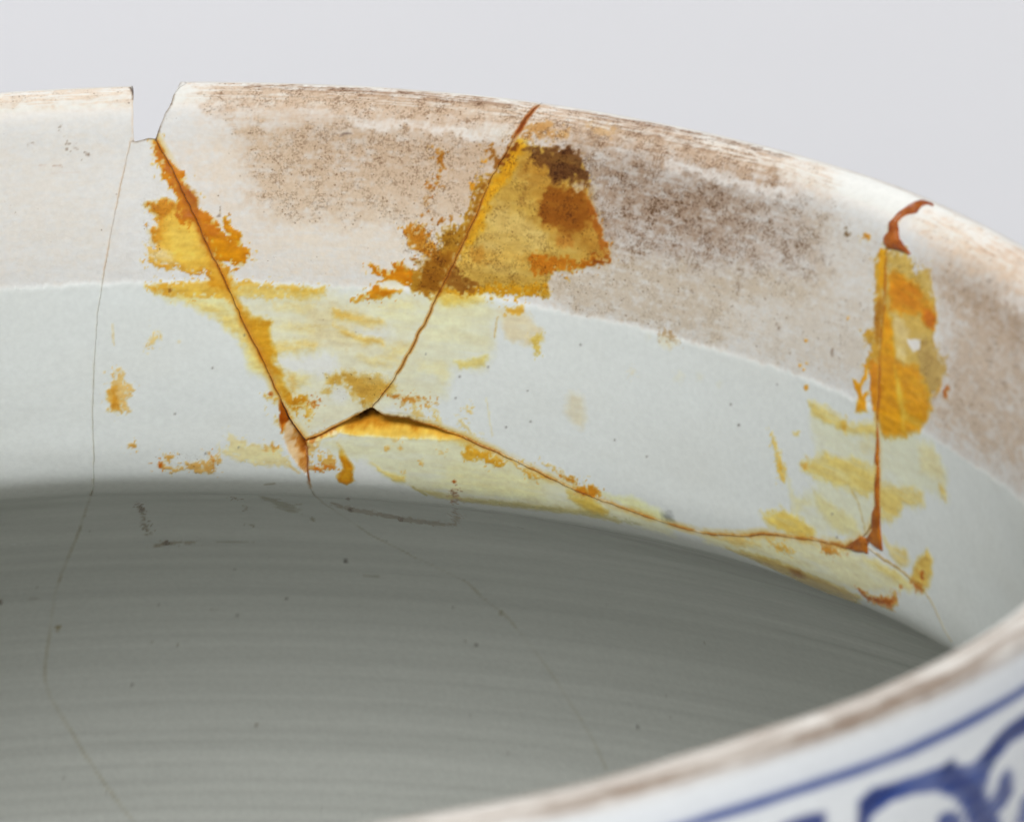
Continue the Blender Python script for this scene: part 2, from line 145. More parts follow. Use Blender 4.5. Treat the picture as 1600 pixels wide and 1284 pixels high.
  {'p': [(48.43,23.36),(51.39,22.75),(51.89,23.57),(53.88,25.31),(53.33,27.69),(52.34,27.11),(51.1,26.61),(49.37,26.43),(48.91,24.87)], 'c': (224, 208, 165), 'o': 0.8, 's': 0.3, 'k': 0.0, 'e': None, 'w': 222, 'r': 0.4},
  {'p': [(49.12,22.94),(51.14,22.68),(51.44,23.37),(50.65,23.74),(49.66,23.65)], 'c': (222, 170, 62), 'o': 0.9, 's': 0.2, 'k': 0.0, 'e': None, 'w': 222, 'r': 0.3},
  {'p': [(52.11,26.13),(53.67,25.45),(53.54,27.17),(52.83,27.84),(52.22,27.13)], 'c': (216, 192, 95), 'o': 0.85, 's': 0.2, 'k': 0.0, 'e': None, 'w': 222, 'r': 0.3},
  {'p': [(48.26,24.04),(47.89,25.43),(47.73,26.48),(47.82,26.48),(48.04,25.44),(48.35,24.05)], 'c': (205, 170, 100), 'o': 0.7, 's': 0.15, 'k': 0.0, 'e': None, 'w': 222, 'r': 0.15},
  {'p': [(34.15,34.72),(36.06,34.32),(37.47,34.54),(39.14,34.49),(40.6,35.09),(39.36,34.89),(37.44,35.18),(35.55,35.07)], 'c': (195, 130, 50), 'o': 0.85, 's': 0.15, 'k': 0.4, 'e': None, 'w': 222, 'r': 0.5},
  {'p': [(37.33,35.02),(38.46,36.1),(39.35,37.2),(37.35,36.81)], 'c': (222, 192, 110), 'o': 0.75, 's': 0.2, 'k': 0.0, 'e': None, 'w': 222, 'r': 0.4},
  {'p': [(39.79,35.72),(40.36,36.26),(40.63,37.78),(39.82,37.27)], 'c': (224, 196, 110), 'o': 0.8, 's': 0.2, 'k': 0.0, 'e': None, 'w': 222, 'r': 0.4},
  {'p': [(42.65,36.23),(43.36,36.39),(43.79,37.29),(45.06,38.21),(44.45,38.28),(43.18,37.36)], 'c': (222, 200, 130), 'o': 0.75, 's': 0.2, 'k': 0.0, 'e': None, 'w': 222, 'r': 0.5},
  {'p': [(44.55,35.22),(44.4,35.5),(44.11,35.6),(43.89,35.44),(43.91,35.15),(44.15,34.95),(44.44,34.98)], 'c': (222, 190, 110), 'o': 0.8, 's': 0.12, 'k': 0.0, 'e': None, 'w': 222, 'r': 0.4},
  {'p': [(46.43,33.66),(46.71,35.74),(46.97,38.08),(47.08,38.05),(46.91,35.68),(46.55,33.62)], 'c': (228, 215, 160), 'o': 0.6, 's': 0.15, 'k': 0.0, 'e': None, 'w': 222, 'r': 0.15},
  {'p': [(65.8,27.6),(65.62,27.95),(65.21,28.11),(64.89,27.94),(64.9,27.59),(65.23,27.31),(65.63,27.32)], 'c': (222, 214, 185), 'o': 0.6, 's': 0.12, 'k': 0.0, 'e': None, 'w': 222, 'r': 0.4},
  {'p': [(57.28,31.36),(58.56,31.49),(59.02,33.84),(58.35,35.4),(57.35,35.11),(56.35,33.82)], 'c': (220, 212, 182), 'o': 0.85, 's': 0.4, 'k': 0.0, 'e': None, 'w': 222, 'r': 0.3},
  {'p': [(26.11,40.83),(30.12,39.72),(37.2,39.18),(43.46,38.65),(49.17,40.64),(53.04,41.75),(56.4,42.93),(60.03,44.04),(65.05,44.81),(68.9,45.24),(67.93,47.57),(63.2,46.45),(58.33,45.74),(53.18,46.26),(45.77,46.64),(42.45,46.56),(37.13,46.19),(34.96,45.3),(32.37,43.7),(31.3,42.74),(29.92,42.59),(27.22,41.51)], 'c': (221, 219, 178), 'o': 0.9, 's': 0.5, 'k': 0.0, 'e': None, 'w': 222, 'r': 0.4},
  {'p': [(42.23,42.09),(48.99,42.41),(52.86,43.05),(51.92,45.46),(46.09,45.34),(39.44,45.17),(40.14,43.66)], 'c': (228, 222, 160), 'o': 0.7, 's': 0.7, 'k': 0.0, 'e': None, 'w': 222, 'r': 0.4},
  {'p': [(30.08,43.37),(31.77,42.7),(32.3,44.26),(34.39,45.87),(30.15,46.33)], 'c': (224, 226, 222), 'o': 0.9, 's': 0.25, 'k': 0.0, 'e': None, 'w': 222, 'r': 0.3},
  {'p': [(32.1,42.93),(33.28,43.89),(35.85,44.31),(35.81,45.1),(34.74,45.17),(32.8,43.99)], 'c': (232, 210, 125), 'o': 0.9, 's': 0.2, 'k': 0.0, 'e': None, 'w': 222, 'r': 0.2},
  {'p': [(36.48,45.93),(41.46,46.77),(45.77,46.64),(53.22,46.1),(58.44,45.39),(61.72,46.29),(60.97,46.9),(56.78,46.63),(52.34,47.3),(45.37,47.97),(38.91,47.54)], 'c': (196, 180, 110), 'o': 0.8, 's': 0.3, 'k': 0.0, 'e': None, 'w': 222, 'r': 0.3},
  {'p': [(43.26,39.75),(44.38,39.37),(45.54,40.06),(48.53,40.93),(48.39,41.2),(46.86,41.76),(45.23,40.95),(43.97,41.51),(43.05,40.99)], 'c': (222, 170, 52), 'o': 0.92, 's': 0.12, 'k': 0.0, 'e': ((200, 135, 30), 0.25, 0.5), 'w': 222, 'r': 0.35},
  {'p': [(48.45,40.38),(51.55,41.62),(52.96,42.39),(51.45,42.52),(50.33,41.44)], 'c': (220, 165, 62), 'o': 0.85, 's': 0.2, 'k': 0.0, 'e': None, 'w': 222, 'r': 0.35},
  {'p': [(52.92,40.3),(54.17,40.34),(55.13,40.9),(56.06,41.72),(54.82,41.45)], 'c': (222, 185, 100), 'o': 0.7, 's': 0.2, 'k': 0.5, 'e': None, 'w': 222, 'r': 0.5},
  {'p': [(55.3,41.73),(56.83,41.58),(57.74,42.47),(59.34,41.98),(60.4,42.66),(59.33,43.65),(57.6,43.34)], 'c': (205, 130, 30), 'o': 0.9, 's': 0.2, 'k': 0.15, 'e': None, 'w': 222, 'r': 0.5},
  {'p': [(55.84,43.29),(58.8,43.76),(60.71,45),(59.8,45.92),(57.62,45.59),(55.93,44.2)], 'c': (213, 186, 85), 'o': 0.85, 's': 0.3, 'k': 0.0, 'e': None, 'w': 222, 'r': 0.3},
  {'p': [(60.24,42.82),(64.2,42.49),(68.3,43.35),(69.23,44.04),(68.95,45.08),(64.88,44.43)], 'c': (228, 216, 155), 'o': 0.85, 's': 0.3, 'k': 0.0, 'e': None, 'w': 208, 'r': 0.3},
  {'p': [(39.67,37.77),(43.47,38.53),(44.88,39.07),(43.41,39.37),(40.07,38.92)], 'c': (222, 185, 80), 'o': 0.6, 's': 0.4, 'k': 0.0, 'e': None, 'w': 222, 'r': 0.3},
  {'p': [(34.58,40.93),(34.44,41.21),(34.15,41.31),(33.94,41.14),(33.97,40.83),(34.21,40.63),(34.48,40.68)], 'c': (222, 180, 95), 'o': 0.8, 's': 0.12, 'k': 0.0, 'e': None, 'w': 222, 'r': 0.3},
  {'p': [(35.82,40.81),(35.7,41.04),(35.48,41.11),(35.31,40.98),(35.33,40.74),(35.52,40.58),(35.74,40.61)], 'c': (222, 180, 95), 'o': 0.8, 's': 0.12, 'k': 0.0, 'e': None, 'w': 222, 'r': 0.3},
  {'p': [(40.77,40.66),(40.68,40.84),(40.49,40.9),(40.35,40.8),(40.37,40.6),(40.53,40.47),(40.71,40.49)], 'c': (222, 180, 95), 'o': 0.8, 's': 0.12, 'k': 0.0, 'e': None, 'w': 222, 'r': 0.3},
  {'p': [(35.03,39.87),(34.98,39.97),(34.88,40),(34.8,39.94),(34.81,39.83),(34.89,39.76),(34.99,39.78)], 'c': (222, 180, 95), 'o': 0.8, 's': 0.12, 'k': 0.0, 'e': None, 'w': 222, 'r': 0.3},
  {'p': [(38.28,42.18),(38.23,42.29),(38.12,42.32),(38.05,42.26),(38.06,42.15),(38.15,42.07),(38.25,42.09)], 'c': (222, 180, 95), 'o': 0.8, 's': 0.12, 'k': 0.0, 'e': None, 'w': 222, 'r': 0.3},
  {'p': [(35.78,43.77),(35.71,43.9),(35.58,43.95),(35.5,43.87),(35.51,43.72),(35.62,43.63),(35.74,43.65)], 'c': (222, 180, 95), 'o': 0.8, 's': 0.12, 'k': 0.0, 'e': None, 'w': 222, 'r': 0.3},
  {'p': [(42,44.31),(41.88,44.55),(41.66,44.64),(41.52,44.5),(41.56,44.25),(41.75,44.08),(41.95,44.11)], 'c': (165, 85, 30), 'o': 0.95, 's': 0.12, 'k': 0.0, 'e': None, 'w': 222, 'r': 0.12},
  {'p': [(41.68,45.46),(41.27,46.9),(40.48,48.26),(40.56,48.66),(41.63,47.07),(41.94,45.42)], 'c': (150, 100, 65), 'o': 0.8, 's': 0.15, 'k': 0.0, 'e': None, 'w': 160, 'r': 0.3},
  {'p': [(39.01,22.92),(45.98,21.97),(47.94,23.73),(42.54,26.84),(35.37,27.3),(33.09,24.53)], 'c': (230, 226, 180), 'o': 0.75, 's': 1.0, 'k': 0.0, 'e': None, 'w': 222, 'r': 0.4},
  {'p': [(41.16,22.16),(45.01,21.97),(45.99,22.41),(42.12,23.5),(40.2,23.02)], 'c': (238, 200, 90), 'o': 0.85, 's': 0.5, 'k': 0.0, 'e': None, 'w': 222, 'r': 0.4},
  {'p': [(45.22,9.92),(46.58,9.35),(45.08,13.52),(43.43,17.5),(42.1,20.21),(40.68,22.98),(37.83,22.25),(37.12,21.32),(36.41,20.94),(35.47,21.02),(35.69,19.48),(37.1,19.58),(38.52,19.89),(39.45,18.95),(40.59,17.77),(40.95,15.41),(43.3,15.18),(44.16,13.83)], 'c': (176, 128, 36), 'o': 0.92, 's': 0.2, 'k': 0.33, 'e': None, 'w': 222, 'r': 0.6},
  {'p': [(40.12,17.82),(42,17.43),(43.22,17.95),(41.86,20.45),(40.68,22.31),(38.78,21.83),(38.52,19.89)], 'c': (140, 86, 20), 'o': 0.75, 's': 0.4, 'k': 0.3, 'e': None, 'w': 222, 'r': 0.6},
  {'p': [(32.42,19.72),(32.88,19.68),(34.29,20.34),(35.58,20.35),(35.22,19.41),(36.16,19.44),(37.34,19.67),(38.06,20.58),(37.59,21.5),(35.7,22.98),(33.1,23.67),(30.76,24.13),(32.17,23.25),(33.82,21.8),(34.53,21.2),(33.36,20.85)], 'c': (212, 136, 20), 'o': 0.95, 's': 0.12, 'k': 0.0, 'e': ((185, 105, 12), 0.3, 0.5), 'w': 222, 'r': 0.35},
  {'p': [(33.82,21.8),(35,21.49),(37.36,21.74),(37.4,22.35),(34.29,22.47)], 'c': (228, 228, 225), 'o': 0.95, 's': 0.15, 'k': 0.0, 'e': None, 'w': 222, 'r': 0.25},
  {'p': [(36.62,15.78),(38.35,15.21),(39.55,15.74),(40.09,17.18),(40.37,18.12),(38.48,18.18),(37.27,17.21)], 'c': (188, 118, 28), 'o': 0.85, 's': 0.2, 'k': 0.3, 'e': None, 'w': 222, 'r': 0.6},
  {'p': [(39.54,7.29),(40.57,7.09),(40.93,8.44),(40.49,10.6),(39.8,10.76),(40.23,8.93)], 'c': (172, 108, 32), 'o': 0.9, 's': 0.12, 'k': 0.2, 'e': None, 'w': 222, 'r': 0.5},
  {'p': [(39.02,11.1),(39.59,10.99),(39.4,11.58)], 'c': (160, 98, 35), 'o': 0.85, 's': 0.12, 'k': 0.2, 'e': None, 'w': 222, 'r': 0.4},
  {'p': [(38.75,12.22),(39.6,12.11),(39.16,13.07)], 'c': (160, 98, 35), 'o': 0.85, 's': 0.12, 'k': 0.2, 'e': None, 'w': 222, 'r': 0.4},
  {'p': [(38.51,13.93),(38.99,14.1),(38.77,14.33)], 'c': (160, 98, 35), 'o': 0.85, 's': 0.12, 'k': 0.2, 'e': None, 'w': 222, 'r': 0.4},
  {'p': [(39.97,14.86),(41.34,14.1),(41.6,14.5),(40.46,15.24)], 'c': (160, 98, 35), 'o': 0.85, 's': 0.12, 'k': 0.2, 'e': None, 'w': 222, 'r': 0.4},
  {'p': [(37.79,18.99),(38.5,18.82),(38.39,19.26)], 'c': (160, 98, 35), 'o': 0.85, 's': 0.12, 'k': 0.2, 'e': None, 'w': 222, 'r': 0.4},
  {'p': [(44.07,10.21),(44.73,10.19),(44.81,11.02),(44.34,11.07)], 'c': (222, 150, 30), 'o': 0.9, 's': 0.12, 'k': 0.0, 'e': None, 'w': 222, 'r': 0.25},
  {'p': [(49,5.23),(50.45,5.48),(53.29,5.31),(56.52,5.91),(57.46,6.61),(58.37,9.87),(60.64,13.32),(62.02,16.29),(59.65,16.99),(57.21,18.07),(54.37,18.78),(54.59,20.65),(53.87,21.73),(53.36,21.26),(49.89,21.61),(47.44,21.47),(42.12,22.28),(40.68,22.87),(42.1,20.21),(43.43,17.5),(45.08,13.52),(46.58,9.35),(48.41,6.16)], 'c': (196, 162, 76), 'o': 0.94, 's': 0.15, 'k': 0.1, 'e': None, 'w': 222, 'r': 0.35},
  {'p': [(49.2,4.99),(50.5,5.04),(50.25,5.71),(49.19,6.91),(49.23,8.61),(47.32,10.74),(46.64,12.29),(45.92,15.12),(45.05,16.48),(43.9,17.24),(45.1,13.73),(47,8.88),(48.62,5.92)], 'c': (224, 166, 30), 'o': 0.92, 's': 0.3, 'k': 0.0, 'e': None, 'w': 222, 'r': 0.4},
  {'p': [(46.88,12.27),(50.55,12.87),(53.15,14.44),(54.53,15.94),(51.66,17.18),(51.23,18.09),(47.36,18.99),(43.99,19.15),(45.73,15.77)], 'c': (214, 188, 116), 'o': 0.8, 's': 0.6, 'k': 0.0, 'e': None, 'w': 222, 'r': 0.5},
  {'p': [(43.9,17.24),(47.74,17.03),(51.64,16.97),(51.7,17.81),(47.32,18.14),(43.51,19.42)], 'c': (230, 185, 80), 'o': 0.5, 's': 0.5, 'k': 0.0, 'e': None, 'w': 222, 'r': 0.5},
  {'p': [(52.73,9.84),(53.77,9.45),(55.24,9.49),(56.4,9.01),(57.95,9.51),(58.31,10.3),(58.92,11.05),(58.98,12.31),(58.4,13.57),(57.26,13.53),(56.34,14.2),(54.55,13.71),(53.44,13.66),(52.59,12.61),(52.77,11.11)], 'c': (128, 72, 18), 'o': 0.92, 's': 0.3, 'k': 0.2, 'e': None, 'w': 222, 'r': 0.7},
  {'p': [(50,5.64),(51.66,5.57),(53.25,5.1),(54.76,5.49),(55.92,5.25),(57.04,6.15),(57.53,7.24),(57.6,9.14),(56.81,8.41),(55.68,8.16),(54.93,9.01),(53.82,8.85),(53.3,7.44),(51.83,7.21),(50.62,7.05)], 'c': (98, 62, 34), 'o': 0.9, 's': 0.3, 'k': 0.42, 'e': None, 'w': 222, 'r': 0.9},
  {'p': [(53.94,8.83),(58.13,9.06),(60.08,12.99),(61.85,16),(59.57,16.15),(57.64,14.64),(55.38,14.55),(53.35,13.99),(52.34,11.59)], 'c': (172, 110, 34), 'o': 0.42, 's': 0.7, 'k': 0.2, 'e': None, 'w': 222, 'r': 0.6},
  {'p': [(49.62,6.43),(52.52,6.9),(53.99,9.25),(52.19,10.34),(50.03,8.3)], 'c': (176, 120, 40), 'o': 0.5, 's': 0.8, 'k': 0.3, 'e': None, 'w': 222, 'r': 0.8},
  {'p': [(49.53,10.26),(50.9,9.66),(51.39,11.71),(49.98,12.1)], 'c': (150, 110, 50), 'o': 0.6, 's': 0.3, 'k': 0.6, 'e': None, 'w': 222, 'r': 0.6},
  {'p': [(56.24,8.71),(57.41,8.32),(57.68,9.34),(56.73,9.59)], 'c': (215, 205, 195), 'o': 0.7, 's': 0.15, 'k': 0.0, 'e': None, 'w': 222, 'r': 0.3},
  {'p': [(58.16,10.11),(59.17,11.01),(60.61,13.11),(62.05,16.18),(61.27,16.52),(59.92,13.65),(58.65,11.73)], 'c': (165, 95, 30), 'o': 0.85, 's': 0.15, 'k': 0.0, 'e': None, 'w': 222, 'r': 0.3},
  {'p': [(55.14,14.58),(56.83,14.13),(57.21,15.34),(55.51,15.8)], 'c': (185, 125, 50), 'o': 0.7, 's': 0.3, 'k': 0.0, 'e': None, 'w': 222, 'r': 0.5},
  {'p': [(51.89,16.94),(54.6,16.78),(57.83,16.52),(60.32,16.03),(62.06,16.24),(60.4,16.81),(57.19,17.84),(53.01,18.97),(52.23,18.38)], 'c': (190, 115, 25), 'o': 0.92, 's': 0.15, 'k': 0.1, 'e': None, 'w': 222, 'r': 0.4},
  {'p': [(59.58,16.25),(61.99,16.08),(61.91,16.52),(59.9,16.89)], 'c': (140, 75, 22), 'o': 0.85, 's': 0.2, 'k': 0.0, 'e': None, 'w': 222, 'r': 0.3},
  {'p': [(41.16,21.83),(43.56,21.47),(45.49,21.37),(47.42,20.6),(51.09,20.36),(54.42,19.59),(54.46,20.56),(53.36,21.21),(49.4,21.67),(45.98,21.93),(42.6,22.34)], 'c': (205, 150, 30), 'o': 0.9, 's': 0.2, 'k': 0.2, 'e': None, 'w': 222, 'r': 0.5},
  {'p': [(43.01,18.82),(44.02,20.23),(44.98,20.23),(45.85,20.89),(45.49,21.59),(44.04,21.86),(42.35,21.38),(41.86,20.45)], 'c': (138, 88, 30), 'o': 0.85, 's': 0.2, 'k': 0.2, 'e': None, 'w': 222, 'r': 0.5},
  {'p': [(44.85,17.14),(46.26,16.56),(46.58,17.8),(45.67,18.97),(44.9,17.99)], 'c': (185, 130, 45), 'o': 0.6, 's': 0.3, 'k': 0.5, 'e': None, 'w': 222, 'r': 0.6},
  {'p': [(48.51,5.08),(49.38,5.4),(49.13,6.28),(48.06,7.58),(47.42,8.3),(46.81,8.05),(47.95,6.32)], 'c': (125, 70, 20), 'o': 0.92, 's': 0.15, 'k': 0.0, 'e': None, 'w': 222, 'r': 0.4},
  {'p': [(45.52,6.71),(46.31,6.37),(47.47,7.55),(46.71,8.32),(46.19,7.7)], 'c': (150, 95, 35), 'o': 0.85, 's': 0.15, 'k': 0.45, 'e': None, 'w': 222, 'r': 0.6},
  {'p': [(45.01,7.62),(45.95,7.62),(45.86,7.95),(45.16,8.03)], 'c': (222, 150, 40), 'o': 0.8, 's': 0.12, 'k': 0.0, 'e': None, 'w': 222, 'r': 0.3},
  {'p': [(46.54,8.93),(45.39,11.59),(44.42,14.22),(43.85,16.39),(43.2,17.52),(44.39,13.8),(45.3,10.76)], 'c': (130, 80, 25), 'o': 0.5, 's': 0.2, 'k': 0.0, 'e': None, 'w': 222, 'r': 0.3},
  {'p': [(49.42,3.87),(51.38,2.72),(52.38,2.28),(53.69,3.24),(55.1,3.5),(54.44,4.06),(52.52,4),(50.35,4.85)], 'c': (196, 146, 85), 'o': 0.75, 's': 0.25, 'k': 0.5, 'e': None, 'w': 222, 'r': 0.8},
  {'p': [(56.15,2.27),(59.19,1.62),(60.57,2.47),(58.77,3.34)], 'c': (200, 160, 110), 'o': 0.6, 's': 0.3, 'k': 0.5, 'e': None, 'w': 222, 'r': 0.8},
  {'p': [(41.53,4.98),(48.29,4.02),(48.89,4.6),(47.13,5.25),(42.94,5.16)], 'c': (250, 240, 222), 'o': 0.6, 's': 0.5, 'k': 0.0, 'e': None, 'w': 222, 'r': 0.3},
  {'p': [(98.14,8.08),(98.59,7.1),(99.38,6.75),(100.63,10.42),(101.43,14.01),(101.92,17.7),(102.65,22.88),(101.63,23.18),(100.36,19.48),(99.61,19.11),(99.89,17.5),(100.05,16.88),(98.38,16.39),(98.53,15.78),(100.2,15.12),(99.68,13.36),(98.97,10.89),(97.79,8.37)], 'c': (190, 148, 55), 'o': 0.92, 's': 0.12, 'k': 0.0, 'e': None, 'w': 208, 'r': 0.3},
  {'p': [(98.59,7.1),(99.43,6.81),(100.38,10.49),(99.69,10.78),(98.59,8.72)], 'c': (230, 158, 22), 'o': 0.92, 's': 0.15, 'k': 0.0, 'e': None, 'w': 208, 'r': 0.2},
  {'p': [(99.59,12.62),(100.39,11.44),(101.42,15.54),(100.93,16.64),(100.09,14.96)], 'c': (150, 95, 25), 'o': 0.7, 's': 0.25, 'k': 0.0, 'e': None, 'w': 208, 'r': 0.3},
  {'p': [(100.38,19.09),(101.87,17.9),(102.65,22.88),(101.7,23.16)], 'c': (205, 140, 30), 'o': 0.8, 's': 0.25, 'k': 0.0, 'e': None, 'w': 208, 'r': 0.3},
  {'p': [(99.58,6.92),(102.59,5.87),(103.77,7.04),(104.54,7.94),(106.29,6.47),(107.16,6.6),(107.93,8.27),(109.54,10.27),(110.45,13.26),(111.1,13.83),(111.87,13.98),(111.91,14.73),(113.28,14.5),(113.78,15.12),(112.87,16.94),(111.57,18.68),(112.46,20.14),(102.66,23.07),(101.98,17.68),(101.21,13.31)], 'c': (194, 166, 88), 'o': 0.94, 's': 0.12, 'k': 0.0, 'e': ((165, 140, 75), 0.3, 0.6), 'w': 208, 'r': 0.4},
  {'p': [(100.38,9.35),(101.86,8.35),(105.09,8.54),(107.03,9.3),(109.56,10.46),(109.95,12.26),(108.57,12.1),(106.87,11.26),(104.7,12.39),(102.11,12.29),(101.03,11.07)], 'c': (205, 136, 26), 'o': 0.92, 's': 0.3, 'k': 0.0, 'e': None, 'w': 208, 'r': 0.5},
  {'p': [(101.67,10.32),(105.29,9.05),(107.1,10.23),(104.69,11.53),(102.48,11.61)], 'c': (190, 115, 20), 'o': 0.5, 's': 0.5, 'k': 0.0, 'e': None, 'w': 208, 'r': 0.4},
  {'p': [(107.61,10.65),(109.33,10.33),(109.95,12.26),(108.5,11.93)], 'c': (200, 115, 25), 'o': 0.8, 's': 0.25, 'k': 0.0, 'e': None, 'w': 208, 'r': 0.4},
  {'p': [(101.13,12.19),(102.47,13.33),(103.73,15.26),(104.84,17.81),(106.05,22.08),(103.04,22.96),(102.01,17.67)], 'c': (214, 150, 20), 'o': 0.95, 's': 0.25, 'k': 0.0, 'e': None, 'w': 208, 'r': 0.2},
  {'p': [(104.69,17.47),(108.15,16.64),(110.34,16.94),(111.57,18.68),(111.42,20.46),(105.89,22.13)], 'c': (212, 160, 38), 'o': 0.93, 's': 0.35, 'k': 0.0, 'e': None, 'w': 208, 'r': 0.4},
  {'p': [(102.52,12.55),(104.51,12.73),(106.04,13.81),(106.28,16.62),(104.55,16.36)], 'c': (206, 186, 130), 'o': 0.85, 's': 0.35, 'k': 0.0, 'e': None, 'w': 208, 'r': 0.4},
  {'p': [(105.77,14.47),(108.19,13.71),(108.33,14.86),(107.44,15.47)], 'c': (214, 212, 214), 'o': 0.95, 's': 0.12, 'k': 0.0, 'e': None, 'w': 208, 'r': 0.2},
  {'p': [(110.97,13.68),(112.23,14.63),(113.64,14.78),(113.87,16.05),(112.53,18.2),(109.8,17.49),(108.17,15.1),(109,13.12)], 'c': (178, 152, 92), 'o': 0.9, 's': 0.2, 'k': 0.2, 'e': None, 'w': 208, 'r': 0.5},
  {'p': [(105.16,17.93),(106.08,19.4),(107.38,21.51),(107.65,21.4),(106.5,19.22),(105.41,17.82)], 'c': (226, 212, 150), 'o': 0.7, 's': 0.25, 'k': 0.0, 'e': None, 'w': 208, 'r': 0.15},
  {'p': [(102.04,18.62),(103.25,19.91),(103.13,21.78),(102.5,23.12),(102.18,21.47)], 'c': (170, 85, 15), 'o': 0.85, 's': 0.2, 'k': 0.0, 'e': None, 'w': 208, 'r': 0.25},
  {'p': [(114.23,18.29),(113.83,17.6),(114.68,16.54),(115.21,16.95),(114.89,17.95)], 'c': (170, 92, 22), 'o': 0.95, 's': 0.12, 'k': 0.0, 'e': None, 'w': 208, 'r': 0.3},
  {'p': [(112.24,18.48),(113.1,17.06),(113.42,16.38),(113.44,17.53)], 'c': (195, 150, 70), 'o': 0.8, 's': 0.15, 'k': 0.0, 'e': None, 'w': 208, 'r': 0.3},
  {'p': [(97.73,20.97),(98.97,21.02),(99.64,19.68),(99.34,18.99),(100.1,18.78),(99.88,20.38),(99.07,21.38),(99.41,22.25),(100.65,21.51),(100.13,22.63),(100.61,23.66),(98.59,24.23),(98.83,22.8),(98.11,21.64)], 'c': (222, 152, 32), 'o': 0.95, 's': 0.12, 'k': 0.0, 'e': None, 'w': 208, 'r': 0.2},
  {'p': [(93.45,6.83),(93.34,7.12),(92.95,7.28),(92.58,7.19),(92.52,6.91),(92.8,6.65),(93.22,6.62)], 'c': (90, 65, 35), 'o': 0.8, 's': 0.12, 'k': 0.2, 'e': None, 'w': 208, 'r': 0.5},
  {'p': [(95.26,6.18),(95.88,5.86),(96.49,6.45),(95.8,6.55)], 'c': (205, 140, 40), 'o': 0.85, 's': 0.12, 'k': 0.2, 'e': None, 'w': 208, 'r': 0.4},
  {'p': [(90.85,23.72),(90.69,24.01),(90.3,24.17),(89.99,24.08),(89.99,23.81),(90.29,23.56),(90.68,23.52)], 'c': (222, 150, 50), 'o': 0.85, 's': 0.12, 'k': 0.0, 'e': None, 'w': 208, 'r': 0.12},
  {'p': [(90.03,18.89),(89.96,19.02),(89.78,19.1),(89.62,19.05),(89.6,18.92),(89.74,18.81),(89.93,18.79)], 'c': (222, 150, 50), 'o': 0.85, 's': 0.12, 'k': 0.0, 'e': None, 'w': 208, 'r': 0.12},
  {'p': [(95.88,14.97),(95.84,15.09),(95.68,15.15),(95.53,15.12),(95.5,15.01),(95.62,14.91),(95.79,14.89)], 'c': (222, 150, 50), 'o': 0.85, 's': 0.12, 'k': 0.0, 'e': None, 'w': 208, 'r': 0.12},
  {'p': [(89.37,21.7),(89.29,21.84),(89.11,21.91),(88.95,21.87),(88.94,21.73),(89.09,21.61),(89.28,21.6)], 'c': (222, 150, 50), 'o': 0.85, 's': 0.12, 'k': 0.0, 'e': None, 'w': 208, 'r': 0.12},
  {'p': [(90.38,21.25),(90.31,21.37),(90.15,21.44),(90.01,21.4),(90,21.28),(90.13,21.18),(90.3,21.16)], 'c': (222, 150, 50), 'o': 0.85, 's': 0.12, 'k': 0.0, 'e': None, 'w': 208, 'r': 0.12},
  {'p': [(89.93,21.98),(89.86,22.11),(89.7,22.17),(89.56,22.13),(89.55,22.02),(89.68,21.91),(89.85,21.9)], 'c': (222, 150, 50), 'o': 0.85, 's': 0.12, 'k': 0.0, 'e': None, 'w': 208, 'r': 0.12},
  {'p': [(91.15,25.36),(97.06,25.97),(109.25,23.63),(112.86,23.47),(115.8,25.42),(116.08,28.48),(114.38,28.79),(111.12,28.87),(110.62,30.99),(107.06,31.87),(105.17,34.21),(102.61,35.02),(101.65,36.33),(98.3,37.88),(90.96,40.07),(87.4,37.44),(91.61,34.22),(91.83,30.13),(91.14,27.83)], 'c': (208, 208, 176), 'o': 0.75, 's': 0.5, 'k': 0.0, 'e': None, 'w': 208, 'r': 0.5},
  {'p': [(101.95,17.37),(108.76,16.56),(110.73,18.85),(112.1,19.86),(111.05,21.63),(110.08,22.89),(107.53,24.27),(103.37,25.51),(102.29,23.51)], 'c': (208, 150, 28), 'o': 0.95, 's': 0.25, 'k': 0.0, 'e': ((190, 140, 60), 0.25, 0.4), 'w': 208, 'r': 0.35},
  {'p': [(104.43,17.61),(106.4,19.9),(107.59,22.2),(107.31,23.97),(106.53,22.27),(105.41,20.2)], 'c': (222, 196, 100), 'o': 0.7, 's': 0.3, 'k': 0.0, 'e': None, 'w': 208, 'r': 0.2},
  {'p': [(100.23,18.09),(101.82,17.64),(102.4,22.27),(102.2,24.03),(101.48,23.26)], 'c': (205, 135, 30), 'o': 0.9, 's': 0.2, 'k': 0.0, 'e': None, 'w': 208, 'r': 0.3},
  {'p': [(90.79,25.21),(93.32,25.15),(96.3,25.4),(97.44,25.87),(102.13,24.41),(102.76,25.69),(99.38,26.43),(96.3,26.92),(91.87,26.53),(91.15,26.35)], 'c': (220, 195, 112), 'o': 0.85, 's': 0.3, 'k': 0.0, 'e': None, 'w': 208, 'r': 0.35},
  {'p': [(95.93,25.8),(96.87,25.54),(96.99,26.86),(96.23,26.94)], 'c': (205, 160, 60), 'o': 0.7, 's': 0.2, 'k': 0.0, 'e': None, 'w': 208, 'r': 0.3},
  {'p': [(89.97,32.01),(92.54,30.56),(99.36,29.26),(102.22,29.65),(102.12,32.29),(99.19,33.34),(96.13,33.19),(91.67,33.44),(89.54,33.26)], 'c': (214, 194, 110), 'o': 0.85, 's': 0.35, 'k': 0.0, 'e': None, 'w': 208, 'r': 0.45},
  {'p': [(90.8,32.41),(90.56,32.8),(90.06,33.01),(89.69,32.89),(89.71,32.53),(90.12,32.21),(90.61,32.16)], 'c': (200, 150, 60), 'o': 0.6, 's': 0.12, 'k': 0.0, 'e': None, 'w': 208, 'r': 0.4},
